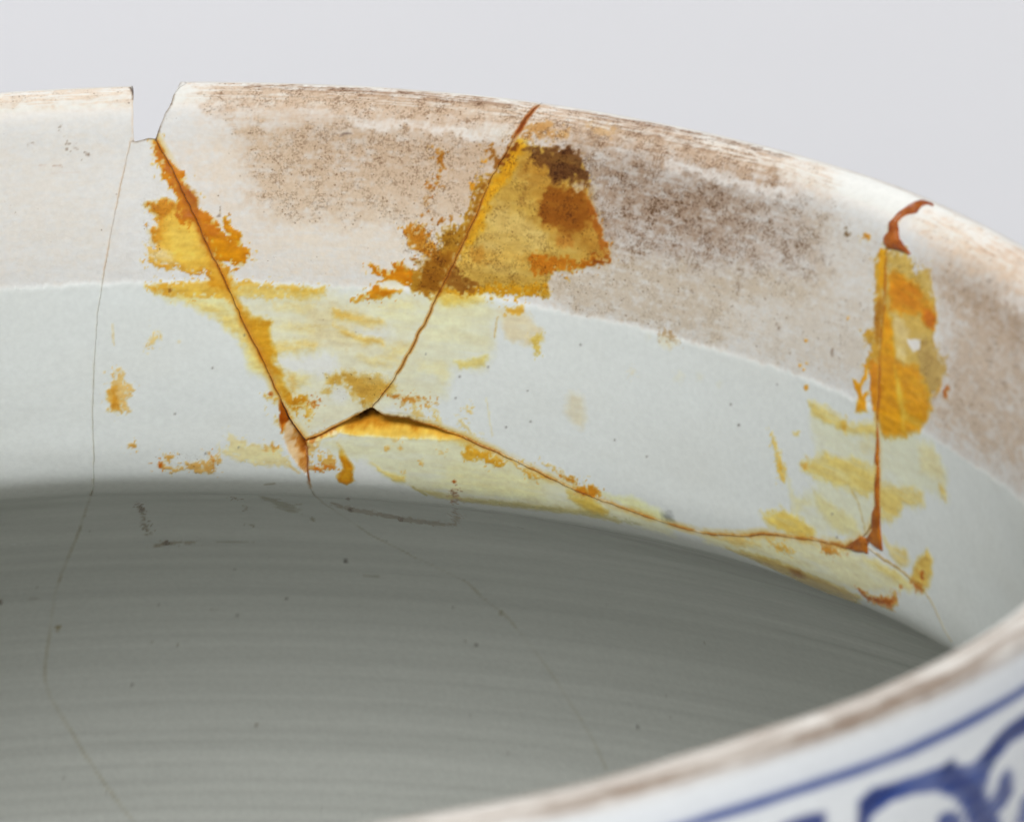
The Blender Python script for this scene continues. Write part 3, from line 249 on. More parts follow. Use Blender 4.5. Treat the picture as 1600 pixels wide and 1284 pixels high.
  {'p': [(98.99,27.4),(100.95,26.34),(101.76,27.33),(99.77,28.28)], 'c': (205, 190, 130), 'o': 0.5, 's': 0.4, 'k': 0.0, 'e': None, 'w': 208, 'r': 0.4},
  {'p': [(102.51,30.93),(106.7,29.89),(110.89,29.31),(111.18,30.68),(107.06,31.87),(106.09,33.42),(104.3,34.61),(102.63,34.89)], 'c': (212, 190, 108), 'o': 0.85, 's': 0.3, 'k': 0.0, 'e': None, 'w': 208, 'r': 0.4},
  {'p': [(110.17,24.31),(112.87,23.66),(114.92,24.98),(115.93,28.4),(114.62,28.47),(114.38,27.09),(110.67,27.18)], 'c': (210, 200, 150), 'o': 0.8, 's': 0.3, 'k': 0.0, 'e': None, 'w': 208, 'r': 0.4},
  {'p': [(114.14,27.41),(115.83,27.35),(115.93,28.52),(114.62,28.71)], 'c': (210, 188, 110), 'o': 0.7, 's': 0.2, 'k': 0.0, 'e': None, 'w': 208, 'r': 0.3},
  {'p': [(84.98,30.17),(85.81,31.21),(86.24,32.87),(87.12,33.66),(86.21,35.56),(85.41,33.6)], 'c': (214, 190, 110), 'o': 0.9, 's': 0.2, 'k': 0.0, 'e': None, 'w': 208, 'r': 0.4},
  {'p': [(85.44,33.08),(87.13,33.53),(86.24,35.17)], 'c': (210, 165, 60), 'o': 0.7, 's': 0.25, 'k': 0.0, 'e': None, 'w': 208, 'r': 0.4},
  {'p': [(87.03,33.93),(87.84,36.54),(90.67,36.53),(87.54,39.22),(87.25,37.22)], 'c': (212, 206, 155), 'o': 0.7, 's': 0.35, 'k': 0.0, 'e': None, 'w': 208, 'r': 0.5},
  {'p': [(82.51,40.05),(85.9,38.5),(88.26,39.02),(91,39.8),(90.14,40.83),(86.55,41.46),(83.55,41.1)], 'c': (214, 190, 95), 'o': 0.85, 's': 0.3, 'k': 0.0, 'e': None, 'w': 208, 'r': 0.4},
  {'p': [(91.17,35.1),(93.66,35.67),(97.37,36.11),(98.91,37.69),(94.78,38.69),(92.01,37.43)], 'c': (207, 198, 140), 'o': 0.8, 's': 0.35, 'k': 0.0, 'e': None, 'w': 208, 'r': 0.4},
  {'p': [(88.29,29.33),(89.35,28.92),(89.16,29.35),(88.35,29.51)], 'c': (222, 185, 90), 'o': 0.8, 's': 0.12, 'k': 0.0, 'e': None, 'w': 208, 'r': 0.2},
  {'p': [(97.6,33.15),(98.61,34.5),(99.04,35.88),(99.68,37.34),(99.8,37.28),(99.24,35.79),(98.8,34.4),(97.71,33.09)], 'c': (170, 145, 80), 'o': 0.55, 's': 0.15, 'k': 0.0, 'e': None, 'w': 208, 'r': 0.25},
  {'p': [(99.88,29.6),(99.45,30.96),(99.59,30.94),(100.02,29.57)], 'c': (180, 160, 90), 'o': 0.5, 's': 0.15, 'k': 0.0, 'e': None, 'w': 208, 'r': 0.15},
  {'p': [(73.25,45.23),(79.36,43.84),(82.92,42.69),(90.09,41.16),(95.87,40.37),(99.35,40.12),(104.83,39.77),(107.73,40.21),(110.09,40.48),(104.24,42.5),(97.72,45.04),(92.88,45.79),(86.74,46.71),(83.49,45.94),(77.47,46.34),(72.73,46.51)], 'c': (213, 207, 158), 'o': 0.85, 's': 0.4, 'k': 0.0, 'e': None, 'w': 208, 'r': 0.4},
  {'p': [(99.1,40.46),(102.11,41.31),(105.34,41.53),(107.57,41.03),(104.81,39.9),(101.55,39.94)], 'c': (214, 196, 118), 'o': 0.7, 's': 0.4, 'k': 0.0, 'e': None, 'w': 208, 'r': 0.3},
  {'p': [(75.9,46.34),(83.64,45.63),(87.54,45.92),(93.47,46),(96.44,46.23),(93.96,48.68),(84.64,54.49),(83.79,49.07),(78.64,47.12)], 'c': (188, 160, 70), 'o': 0.85, 's': 0.3, 'k': 0.0, 'e': None, 'w': 208, 'r': 0.3},
  {'p': [(84.97,46.28),(87.18,45.95),(86.84,47.08),(84.52,48.05)], 'c': (140, 90, 30), 'o': 0.6, 's': 0.3, 'k': 0.0, 'e': None, 'w': 208, 'r': 0.4},
  {'p': [(96.67,44.88),(99.23,45.08),(104.23,42.77),(103.79,43.97),(101.86,45.88),(98.24,46.59)], 'c': (206, 138, 38), 'o': 0.92, 's': 0.2, 'k': 0.0, 'e': None, 'w': 208, 'r': 0.3},
  {'p': [(96.79,45.02),(99.05,45.4),(103.73,43.38),(102.35,44.73),(97.8,46.42)], 'c': (160, 82, 20), 'o': 0.85, 's': 0.2, 'k': 0.0, 'e': None, 'w': 208, 'r': 0.4},
  {'p': [(82.98,43.12),(85.24,42.8),(87.23,43.32),(85.96,43.94),(83.61,43.9)], 'c': (215, 172, 72), 'o': 0.85, 's': 0.2, 'k': 0.0, 'e': None, 'w': 208, 'r': 0.35},
  {'p': [(91.78,41.35),(94.49,40.84),(94.47,41.37),(92.04,42.18)], 'c': (198, 130, 42), 'o': 0.9, 's': 0.15, 'k': 0.0, 'e': ((140, 80, 25), 0.2, 0.5), 'w': 208, 'r': 0.3},
  {'p': [(90.14,40.83),(93.05,40.62),(95.68,40.35),(92.99,41.04)], 'c': (185, 110, 40), 'o': 0.8, 's': 0.15, 'k': 0.0, 'e': None, 'w': 208, 'r': 0.3},
  {'p': [(108.79,37.7),(111.59,35.42),(112.48,36.33),(111.54,39.17),(110.19,40.44),(107.5,40.29)], 'c': (211, 180, 84), 'o': 0.9, 's': 0.25, 'k': 0.0, 'e': None, 'w': 208, 'r': 0.3},
  {'p': [(110.58,38.41),(110.35,38.71),(109.89,38.91),(109.57,38.87),(109.62,38.61),(110,38.33),(110.43,38.24)], 'c': (165, 80, 20), 'o': 0.9, 's': 0.12, 'k': 0.0, 'e': None, 'w': 208, 'r': 0.3},
  {'p': [(105.76,41.52),(105.58,41.75),(105.25,41.9),(105.04,41.86),(105.09,41.66),(105.37,41.45),(105.67,41.39)], 'c': (190, 100, 25), 'o': 0.9, 's': 0.12, 'k': 0.0, 'e': None, 'w': 208, 'r': 0.12},
  {'p': [(107.35,40.39),(109.97,39.96),(109.83,40.67),(108.48,40.85)], 'c': (175, 98, 28), 'o': 0.9, 's': 0.15, 'k': 0.0, 'e': None, 'w': 208, 'r': 0.3},
  {'p': [(102.83,36.59),(103.96,37.33),(106.96,36.91),(107.75,37.92),(105.76,39.21),(103.79,38.45)], 'c': (216, 194, 120), 'o': 0.85, 's': 0.3, 'k': 0.0, 'e': None, 'w': 208, 'r': 0.3},
  {'p': [(75.14,45.16),(79.33,43.93),(81.55,44.17),(77.94,45.27)], 'c': (212, 180, 95), 'o': 0.6, 's': 0.3, 'k': 0.0, 'e': None, 'w': 208, 'r': 0.3},
  {'p': [(99.73,38.26),(102.12,38.73),(106.5,39.86),(104.81,39.9),(101.55,39.94),(99.82,39.59)], 'c': (222, 222, 218), 'o': 0.7, 's': 0.2, 'k': 0.0, 'e': None, 'w': 208, 'r': 0.2},
  {'p': [(4.67,56.63),(4.94,61.32),(4.86,65.98),(5.28,71.27),(5.47,71),(5.21,65.61),(5.29,60.79),(4.88,56.02)], 'c': (78, 68, 50), 'o': 0.85, 's': 0.15, 'k': 0.0, 'e': None, 'w': 118, 'r': 0.3},
  {'p': [(5.39,60.05),(5.25,61.08),(5.01,61.3),(4.86,60.56),(4.91,59.4),(5.13,58.7),(5.34,59.01)], 'c': (60, 45, 30), 'o': 0.9, 's': 0.12, 'k': 0.0, 'e': None, 'w': 118, 'r': 0.12},
  {'p': [(5.59,75.15),(6.83,74.56),(9.61,74.15),(9.65,73.4),(6.86,73.32),(5.57,74.44)], 'c': (92, 82, 62), 'o': 0.8, 's': 0.15, 'k': 0.0, 'e': None, 'w': 118, 'r': 0.3},
  {'p': [(7.15,73.77),(7.03,74.44),(6.81,74.58),(6.67,74.11),(6.71,73.36),(6.9,72.9),(7.1,73.09)], 'c': (60, 45, 30), 'o': 0.9, 's': 0.12, 'k': 0.0, 'e': None, 'w': 118, 'r': 0.12},
  {'p': [(11.48,73.97),(15.06,73.69),(15.09,73.34),(11.5,73.63)], 'c': (100, 96, 82), 'o': 0.6, 's': 0.15, 'k': 0.0, 'e': None, 'w': 118, 'r': 0.15},
  {'p': [(18.1,52.02),(19.45,53.51),(21.22,59.07),(20.99,61.62),(19.62,60.82),(18.94,57.08)], 'c': (92, 88, 68), 'o': 0.75, 's': 0.25, 'k': 0.2, 'e': None, 'w': 118, 'r': 0.5},
  {'p': [(19.91,58.81),(21.89,56.83),(21.97,56.2),(19.97,58.25)], 'c': (92, 86, 68), 'o': 0.7, 's': 0.15, 'k': 0.0, 'e': None, 'w': 118, 'r': 0.15},
  {'p': [(25.03,56.18),(26.71,59.38),(31.22,62.53),(34.01,63.53),(36.56,62.98),(36.97,61.48),(34.64,61.08),(31.84,60.06),(27.33,56.74),(25.44,54.44)], 'c': (105, 95, 78), 'o': 0.85, 's': 0.15, 'k': 0.15, 'e': None, 'w': 125, 'r': 0.3},
  {'p': [(27.1,58.09),(26.81,59.12),(26.55,59.42),(26.5,58.79),(26.73,57.64),(27.05,56.84),(27.22,57.06)], 'c': (65, 48, 30), 'o': 0.9, 's': 0.12, 'k': 0.0, 'e': None, 'w': 118, 'r': 0.12},
  {'p': [(31.62,61.56),(31.35,62.43),(31.11,62.7),(31.08,62.18),(31.29,61.24),(31.57,60.6),(31.72,60.75)], 'c': (70, 50, 35), 'o': 0.9, 's': 0.12, 'k': 0.0, 'e': None, 'w': 118, 'r': 0.12},
  {'p': [(39.58,52.08),(36.56,63.16),(36.85,62.99),(39.94,51.82)], 'c': (105, 92, 72), 'o': 0.8, 's': 0.15, 'k': 0.2, 'e': None, 'w': 125, 'r': 0.4},
  {'p': [(41.49,45.63),(40.64,49.21),(41.02,49),(41.84,45.54)], 'c': (105, 85, 62), 'o': 0.8, 's': 0.15, 'k': 0.0, 'e': None, 'w': 135, 'r': 0.3},
  {'p': [(42.7,47.58),(48.62,47.49),(56.06,46.57),(64.23,46.53),(64.44,46.13),(56.33,45.92),(48.91,46.72),(42.87,47.1)], 'c': (150, 145, 95), 'o': 0.5, 's': 0.15, 'k': 0.0, 'e': None, 'w': 150, 'r': 0.3},
  {'p': [(36.56,46.01),(37.89,47.58),(38.08,47.23),(36.7,45.75)], 'c': (150, 140, 85), 'o': 0.8, 's': 0.15, 'k': 0.0, 'e': None, 'w': 150, 'r': 0.15},
  {'p': [(15.15,53.18),(15.95,54.31),(15.35,55.43)], 'c': (85, 78, 60), 'o': 0.8, 's': 0.12, 'k': 0.0, 'e': None, 'w': 118, 'r': 0.3},
  {'p': [(15.78,58.28),(15.97,59.77),(15.68,61.28)], 'c': (85, 78, 60), 'o': 0.8, 's': 0.12, 'k': 0.0, 'e': None, 'w': 118, 'r': 0.3},
  {'p': [(15.14,66.97),(15.72,67.39),(15.55,68.5)], 'c': (85, 78, 60), 'o': 0.8, 's': 0.12, 'k': 0.0, 'e': None, 'w': 118, 'r': 0.3},
  {'p': [(23.37,78.38),(23.24,78.84),(23.07,78.96),(22.97,78.67),(23.04,78.17),(23.21,77.84),(23.36,77.94)], 'c': (50, 45, 40), 'o': 0.9, 's': 0.12, 'k': 0.0, 'e': None, 'w': 118, 'r': 0.12},
  {'p': [(24.35,82.38),(25.81,82.45),(25.86,82.1),(24.4,82.02)], 'c': (95, 92, 80), 'o': 0.7, 's': 0.15, 'k': 0.0, 'e': None, 'w': 118, 'r': 0.15},
  {'p': [(36.16,88.8),(36.01,89.22),(35.81,89.36),(35.7,89.12),(35.77,88.66),(35.97,88.35),(36.14,88.41)], 'c': (100, 95, 78), 'o': 0.7, 's': 0.12, 'k': 0.0, 'e': None, 'w': 118, 'r': 0.12},
  {'p': [(45.61,107.35),(46.25,107.63),(46.32,107.38),(45.69,107.1)], 'c': (45, 42, 40), 'o': 0.95, 's': 0.1, 'k': 0.0, 'e': None, 'w': 118, 'r': 0.15},
  {'p': [(-3.04,93.72),(-3.13,94.11),(-3.32,94.18),(-3.47,93.88),(-3.46,93.43),(-3.31,93.18),(-3.12,93.31)], 'c': (95, 85, 60), 'o': 0.8, 's': 0.12, 'k': 0.0, 'e': None, 'w': 118, 'r': 0.12},
  {'p': [(-8.11,87.72),(-8.18,88.06),(-8.33,88.12),(-8.45,87.85),(-8.46,87.45),(-8.34,87.23),(-8.18,87.35)], 'c': (60, 50, 40), 'o': 0.9, 's': 0.12, 'k': 0.0, 'e': None, 'w': 118, 'r': 0.12},
  {'p': [(13.02,111.41),(12.96,111.63),(12.83,111.69),(12.74,111.54),(12.75,111.3),(12.86,111.15),(12.98,111.2)], 'c': (110, 105, 95), 'o': 0.9, 's': 0.12, 'k': 0.0, 'e': None, 'w': 135, 'r': 0.12},
  {'p': [(28.06,51.68),(27.78,52.61),(27.57,52.86),(27.55,52.32),(27.78,51.28),(28.06,50.58),(28.19,50.76)], 'c': (70, 60, 45), 'o': 0.9, 's': 0.12, 'k': 0.0, 'e': None, 'w': 118, 'r': 0.12},
  {'p': [(22.21,64.17),(21.99,65.02),(21.76,65.25),(21.68,64.71),(21.82,63.77),(22.08,63.14),(22.25,63.33)], 'c': (90, 85, 65), 'o': 0.7, 's': 0.12, 'k': 0.0, 'e': None, 'w': 118, 'r': 0.12},
  {'p': [(9.25,74.19),(9.21,74.38),(9.15,74.42),(9.11,74.29),(9.12,74.07),(9.18,73.94),(9.23,73.99)], 'c': (88, 84, 74), 'o': 0.4079268705892295, 's': 0.1, 'k': 0.0, 'e': None, 'w': 118, 'r': 0.1},
  {'p': [(29.56,87.15),(30.08,87.22),(30.1,87.08),(29.59,87.01)], 'c': (100, 98, 90), 'o': 0.5, 's': 0.15, 'k': 0.0, 'e': None, 'w': 118, 'r': 0.15},
  {'p': [(50.98,78.7),(51.5,78.78),(51.56,78.61),(51.04,78.53)], 'c': (135, 136, 132), 'o': 0.5, 's': 0.15, 'k': 0.0, 'e': None, 'w': 118, 'r': 0.15},
  {'p': [(5.64,89.91),(5.59,90.11),(5.5,90.15),(5.44,90.01),(5.45,89.78),(5.52,89.65),(5.61,89.71)], 'c': (70, 66, 60), 'o': 0.43468730105396874, 's': 0.1, 'k': 0.0, 'e': None, 'w': 118, 'r': 0.1},
  {'p': [(31.13,108.25),(31.1,108.35),(31.04,108.38),(31,108.32),(31.01,108.21),(31.06,108.13),(31.11,108.15)], 'c': (70, 66, 60), 'o': 0.5119990381280966, 's': 0.1, 'k': 0.0, 'e': None, 'w': 118, 'r': 0.1},
  {'p': [(-6.75,87.34),(-5.98,87.85),(-5.97,87.73),(-6.74,87.22)], 'c': (135, 136, 132), 'o': 0.5, 's': 0.15, 'k': 0.0, 'e': None, 'w': 118, 'r': 0.15},
  {'p': [(31.95,95.45),(31.91,95.59),(31.83,95.63),(31.79,95.55),(31.81,95.4),(31.87,95.3),(31.94,95.32)], 'c': (88, 84, 74), 'o': 0.432430184025532, 's': 0.1, 'k': 0.0, 'e': None, 'w': 118, 'r': 0.1},
  {'p': [(21.16,124.32),(21.12,124.45),(21.04,124.49),(20.98,124.4),(20.98,124.26),(21.05,124.17),(21.13,124.2)], 'c': (100, 98, 92), 'o': 0.5371373061688625, 's': 0.1, 'k': 0.0, 'e': None, 'w': 118, 'r': 0.1},
  {'p': [(77.32,52.75),(76.69,53.61),(76.29,54.08),(76.46,53.72),(77.03,52.87),(77.66,52.06),(77.8,51.99)], 'c': (100, 98, 92), 'o': 0.5764607825169111, 's': 0.1, 'k': 0.0, 'e': None, 'w': 118, 'r': 0.1},
  {'p': [(4.74,97.41),(4.7,97.57),(4.61,97.6),(4.55,97.49),(4.56,97.3),(4.63,97.19),(4.71,97.24)], 'c': (88, 84, 74), 'o': 0.7617260406122631, 's': 0.1, 'k': 0.0, 'e': None, 'w': 118, 'r': 0.1},
  {'p': [(-0.17,68.87),(-0.22,69.22),(-0.32,69.29),(-0.4,69.02),(-0.39,68.63),(-0.31,68.4),(-0.21,68.51)], 'c': (100, 98, 92), 'o': 0.7448396183175361, 's': 0.1, 'k': 0.0, 'e': None, 'w': 118, 'r': 0.1},
  {'p': [(0.19,121.51),(0.17,121.59),(0.13,121.6),(0.09,121.55),(0.09,121.46),(0.13,121.41),(0.18,121.44)], 'c': (70, 66, 60), 'o': 0.6789167525846074, 's': 0.1, 'k': 0.0, 'e': None, 'w': 118, 'r': 0.1},
  {'p': [(-6.01,87.3),(-4.78,87.58),(-4.78,87.39),(-6.01,87.12)], 'c': (100, 98, 90), 'o': 0.5, 's': 0.15, 'k': 0.0, 'e': None, 'w': 118, 'r': 0.15},
  {'p': [(12.73,81.75),(12.69,81.9),(12.63,81.93),(12.6,81.83),(12.61,81.67),(12.66,81.56),(12.72,81.6)], 'c': (70, 66, 60), 'o': 0.6395238666588474, 's': 0.1, 'k': 0.0, 'e': None, 'w': 118, 'r': 0.1},
  {'p': [(2.93,104.64),(2.9,104.77),(2.83,104.8),(2.77,104.7),(2.78,104.55),(2.84,104.47),(2.9,104.51)], 'c': (70, 66, 60), 'o': 0.713498269928542, 's': 0.1, 'k': 0.0, 'e': None, 'w': 118, 'r': 0.1},
  {'p': [(16.94,88.64),(16.88,88.88),(16.77,88.95),(16.7,88.78),(16.72,88.51),(16.82,88.34),(16.92,88.4)], 'c': (70, 66, 60), 'o': 0.7666119224069025, 's': 0.1, 'k': 0.0, 'e': None, 'w': 118, 'r': 0.1},
  {'p': [(0.61,69.19),(1.74,70.26),(1.76,70.02),(0.63,68.94)], 'c': (135, 136, 132), 'o': 0.5, 's': 0.15, 'k': 0.0, 'e': None, 'w': 118, 'r': 0.15},
  {'p': [(31.73,88.81),(31.65,89.04),(31.55,89.12),(31.49,88.97),(31.52,88.73),(31.62,88.56),(31.72,88.6)], 'c': (70, 66, 60), 'o': 0.7095168501046472, 's': 0.1, 'k': 0.0, 'e': None, 'w': 118, 'r': 0.1},
  {'p': [(17.83,124.11),(17.8,124.2),(17.74,124.23),(17.7,124.16),(17.7,124.06),(17.75,123.99),(17.81,124.01)], 'c': (70, 66, 60), 'o': 0.5967754633333361, 's': 0.1, 'k': 0.0, 'e': None, 'w': 118, 'r': 0.1},
  {'p': [(6.98,97.94),(6.94,98.08),(6.87,98.11),(6.82,98.01),(6.83,97.85),(6.89,97.76),(6.96,97.8)], 'c': (88, 84, 74), 'o': 0.5994318878284398, 's': 0.1, 'k': 0.0, 'e': None, 'w': 118, 'r': 0.1},
  {'p': [(-5.06,84.97),(-5.08,85.11),(-5.14,85.14),(-5.19,85.03),(-5.19,84.86),(-5.14,84.77),(-5.08,84.82)], 'c': (88, 84, 74), 'o': 0.5668538864544318, 's': 0.1, 'k': 0.0, 'e': None, 'w': 118, 'r': 0.1},
  {'p': [(9.98,91.09),(10.75,90.93),(10.75,90.78),(9.98,90.95)], 'c': (100, 98, 90), 'o': 0.5, 's': 0.15, 'k': 0.0, 'e': None, 'w': 118, 'r': 0.15},
  {'p': [(28.18,71.24),(28.07,71.63),(27.94,71.74),(27.9,71.5),(27.97,71.09),(28.1,70.81),(28.2,70.88)], 'c': (88, 84, 74), 'o': 0.5346358337885281, 's': 0.1, 'k': 0.0, 'e': None, 'w': 118, 'r': 0.1},
  {'p': [(34.02,113.85),(33.96,114.01),(33.87,114.06),(33.8,113.97),(33.82,113.8),(33.9,113.68),(33.99,113.7)], 'c': (100, 98, 92), 'o': 0.48609520094016845, 's': 0.1, 'k': 0.0, 'e': None, 'w': 118, 'r': 0.1},
  {'p': [(43.56,111.89),(43.51,112.01),(43.44,112.06),(43.39,111.99),(43.4,111.86),(43.47,111.77),(43.54,111.78)], 'c': (70, 66, 60), 'o': 0.42975222724261736, 's': 0.1, 'k': 0.0, 'e': None, 'w': 118, 'r': 0.1},
  {'p': [(44.5,58.9),(44.92,59.82),(45.08,59.4),(44.66,58.48)], 'c': (100, 98, 90), 'o': 0.5, 's': 0.15, 'k': 0.0, 'e': None, 'w': 118, 'r': 0.15},
  {'p': [(48.96,104.95),(48.9,105.09),(48.82,105.15),(48.77,105.07),(48.79,104.92),(48.87,104.81),(48.94,104.82)], 'c': (70, 66, 60), 'o': 0.7709923785640069, 's': 0.1, 'k': 0.0, 'e': None, 'w': 118, 'r': 0.1},
  {'p': [(8.6,62.66),(9.06,63.67),(9.1,63.45),(8.64,62.43)], 'c': (135, 136, 132), 'o': 0.5, 's': 0.15, 'k': 0.0, 'e': None, 'w': 118, 'r': 0.15},
  {'p': [(50.56,97.37),(51.24,97.38),(51.27,97.26),(50.59,97.26)], 'c': (135, 136, 132), 'o': 0.5, 's': 0.15, 'k': 0.0, 'e': None, 'w': 118, 'r': 0.15},
  {'p': [(54.95,89.3),(54.85,89.53),(54.74,89.62),(54.69,89.51),(54.74,89.28),(54.86,89.1),(54.95,89.11)], 'c': (88, 84, 74), 'o': 0.5955324904942699, 's': 0.1, 'k': 0.0, 'e': None, 'w': 118, 'r': 0.1},
  {'p': [(49.18,100.82),(49.12,100.96),(49.05,101.02),(49,100.94),(49.02,100.8),(49.1,100.69),(49.17,100.7)], 'c': (100, 98, 92), 'o': 0.7620142758207061, 's': 0.1, 'k': 0.0, 'e': None, 'w': 118, 'r': 0.1},
  {'p': [(12.34,92.39),(12.28,92.61),(12.17,92.66),(12.1,92.51),(12.12,92.27),(12.21,92.12),(12.3,92.17)], 'c': (70, 66, 60), 'o': 0.5524632102410576, 's': 0.1, 'k': 0.0, 'e': None, 'w': 118, 'r': 0.1},
  {'p': [(46.91,83.89),(46.83,84.11),(46.73,84.19),(46.69,84.07),(46.74,83.85),(46.84,83.68),(46.92,83.7)], 'c': (70, 66, 60), 'o': 0.4380478682434388, 's': 0.1, 'k': 0.0, 'e': None, 'w': 118, 'r': 0.1},
  {'p': [(-0.01,106.9),(0.91,107.04),(0.91,106.91),(-0,106.76)], 'c': (135, 136, 132), 'o': 0.5, 's': 0.15, 'k': 0.0, 'e': None, 'w': 118, 'r': 0.15},
  {'p': [(-3.13,118.82),(-3.16,118.92),(-3.22,118.94),(-3.27,118.86),(-3.27,118.75),(-3.22,118.69),(-3.16,118.72)], 'c': (70, 66, 60), 'o': 0.5689857784455195, 's': 0.1, 'k': 0.0, 'e': None, 'w': 118, 'r': 0.1},
  {'p': [(51.39,69.98),(52.4,69.19),(52.48,68.92),(51.47,69.72)], 'c': (135, 136, 132), 'o': 0.5, 's': 0.15, 'k': 0.0, 'e': None, 'w': 118, 'r': 0.15},
  {'p': [(8.54,123.65),(8.51,123.74),(8.46,123.76),(8.42,123.7),(8.42,123.6),(8.46,123.54),(8.52,123.56)], 'c': (100, 98, 92), 'o': 0.5247268561153199, 's': 0.1, 'k': 0.0, 'e': None, 'w': 118, 'r': 0.1},
  {'p': [(27.91,99.25),(28.87,98.93),(28.88,98.82),(27.92,99.15)], 'c': (135, 136, 132), 'o': 0.5, 's': 0.15, 'k': 0.0, 'e': None, 'w': 118, 'r': 0.15},
  {'p': [(14.9,114.34),(15.91,114.51),(15.92,114.41),(14.91,114.24)], 'c': (135, 136, 132), 'o': 0.5, 's': 0.15, 'k': 0.0, 'e': None, 'w': 118, 'r': 0.15},
  {'p': [(26.35,119.99),(27.31,120.22),(27.32,120.12),(26.36,119.9)], 'c': (135, 136, 132), 'o': 0.5, 's': 0.15, 'k': 0.0, 'e': None, 'w': 118, 'r': 0.15},
  {'p': [(32.87,95.91),(32.8,96.1),(32.7,96.16),(32.64,96.05),(32.67,95.84),(32.76,95.7),(32.85,95.73)], 'c': (70, 66, 60), 'o': 0.7943583895626267, 's': 0.1, 'k': 0.0, 'e': None, 'w': 118, 'r': 0.1},
  {'p': [(-7.83,71.69),(-7.22,72.08),(-7.22,71.81),(-7.83,71.43)], 'c': (165, 166, 160), 'o': 0.6, 's': 0.15, 'k': 0.0, 'e': None, 'w': 118, 'r': 0.15},
  {'p': [(-6.6,72.67),(-5.99,73.03),(-5.99,72.78),(-6.6,72.41)], 'c': (165, 166, 160), 'o': 0.6, 's': 0.15, 'k': 0.0, 'e': None, 'w': 118, 'r': 0.15},
  {'p': [(-5.82,72.64),(-5.21,73),(-5.21,72.74),(-5.81,72.38)], 'c': (165, 166, 160), 'o': 0.6, 's': 0.15, 'k': 0.0, 'e': None, 'w': 118, 'r': 0.15},
  {'p': [(19.25,47.51),(20.59,47.28),(20.63,46.96),(19.29,47.18)], 'c': (100, 96, 80), 'o': 0.7, 's': 0.15, 'k': 0.0, 'e': None, 'w': 118, 'r': 0.15},
  {'p': [(18.33,28.51),(18.29,28.59),(18.21,28.61),(18.15,28.56),(18.16,28.48),(18.22,28.43),(18.3,28.44)], 'c': (95, 90, 85), 'o': 0.85, 's': 0.06, 'k': 0.0, 'e': None, 'w': 222, 'r': 0.05},
  {'p': [(10.04,37.81),(9.99,37.91),(9.9,37.93),(9.82,37.86),(9.83,37.76),(9.91,37.69),(10,37.72)], 'c': (95, 90, 85), 'o': 0.85, 's': 0.06, 'k': 0.0, 'e': None, 'w': 222, 'r': 0.05},
  {'p': [(14.53,32.3),(14.5,32.38),(14.42,32.4),(14.36,32.34),(14.36,32.26),(14.43,32.21),(14.5,32.23)], 'c': (95, 90, 85), 'o': 0.85, 's': 0.06, 'k': 0.0, 'e': None, 'w': 222, 'r': 0.05},
  {'p': [(43.49,31.49),(43.44,31.59),(43.34,31.62),(43.26,31.57),(43.26,31.47),(43.35,31.4),(43.45,31.41)], 'c': (95, 90, 85), 'o': 0.85, 's': 0.06, 'k': 0.0, 'e': None, 'w': 222, 'r': 0.05},
  {'p': [(46.98,29.95),(46.94,30.02),(46.85,30.05),(46.79,30.01),(46.79,29.93),(46.86,29.87),(46.94,29.88)], 'c': (95, 90, 85), 'o': 0.85, 's': 0.06, 'k': 0.0, 'e': None, 'w': 222, 'r': 0.05},
  {'p': [(42.87,34.03),(42.83,34.11),(42.74,34.14),(42.68,34.1),(42.69,34.01),(42.75,33.96),(42.84,33.96)], 'c': (95, 90, 85), 'o': 0.85, 's': 0.06, 'k': 0.0, 'e': None, 'w': 222, 'r': 0.05},
  {'p': [(48.89,36.71),(48.84,36.79),(48.76,36.82),(48.69,36.78),(48.7,36.69),(48.77,36.63),(48.85,36.64)], 'c': (95, 90, 85), 'o': 0.85, 's': 0.06, 'k': 0.0, 'e': None, 'w': 222, 'r': 0.05},
  {'p': [(58.62,25.75),(58.58,25.83),(58.49,25.86),(58.42,25.82),(58.42,25.74),(58.49,25.68),(58.58,25.69)], 'c': (95, 90, 85), 'o': 0.85, 's': 0.06, 'k': 0.0, 'e': None, 'w': 222, 'r': 0.05},
  {'p': [(62.7,35.9),(62.66,35.98),(62.57,36.02),(62.5,35.98),(62.5,35.9),(62.58,35.83),(62.67,35.84)], 'c': (95, 90, 85), 'o': 0.85, 's': 0.06, 'k': 0.0, 'e': None, 'w': 222, 'r': 0.05},
  {'p': [(66.86,37.03),(66.81,37.11),(66.72,37.15),(66.65,37.11),(66.66,37.03),(66.73,36.96),(66.82,36.96)], 'c': (95, 90, 85), 'o': 0.85, 's': 0.06, 'k': 0.0, 'e': None, 'w': 208, 'r': 0.05},
  {'p': [(80.23,30.45),(80.15,30.58),(79.98,30.65),(79.85,30.6),(79.85,30.47),(79.99,30.35),(80.16,30.35)], 'c': (95, 90, 85), 'o': 0.85, 's': 0.06, 'k': 0.0, 'e': None, 'w': 208, 'r': 0.05},
  {'p': [(79.06,28.43),(79.01,28.52),(78.9,28.57),(78.81,28.53),(78.82,28.45),(78.91,28.37),(79.02,28.37)], 'c': (95, 90, 85), 'o': 0.85, 's': 0.06, 'k': 0.0, 'e': None, 'w': 208, 'r': 0.05},
  {'p': [(94.24,36.84),(94.17,36.94),(94.04,37),(93.94,36.97),(93.95,36.88),(94.06,36.79),(94.19,36.77)], 'c': (95, 90, 85), 'o': 0.85, 's': 0.06, 'k': 0.0, 'e': None, 'w': 208, 'r': 0.05},
  {'p': [(94.65,39.42),(94.58,39.52),(94.45,39.58),(94.35,39.55),(94.37,39.46),(94.48,39.37),(94.61,39.35)], 'c': (95, 90, 85), 'o': 0.85, 's': 0.06, 'k': 0.0, 'e': None, 'w': 208, 'r': 0.05},
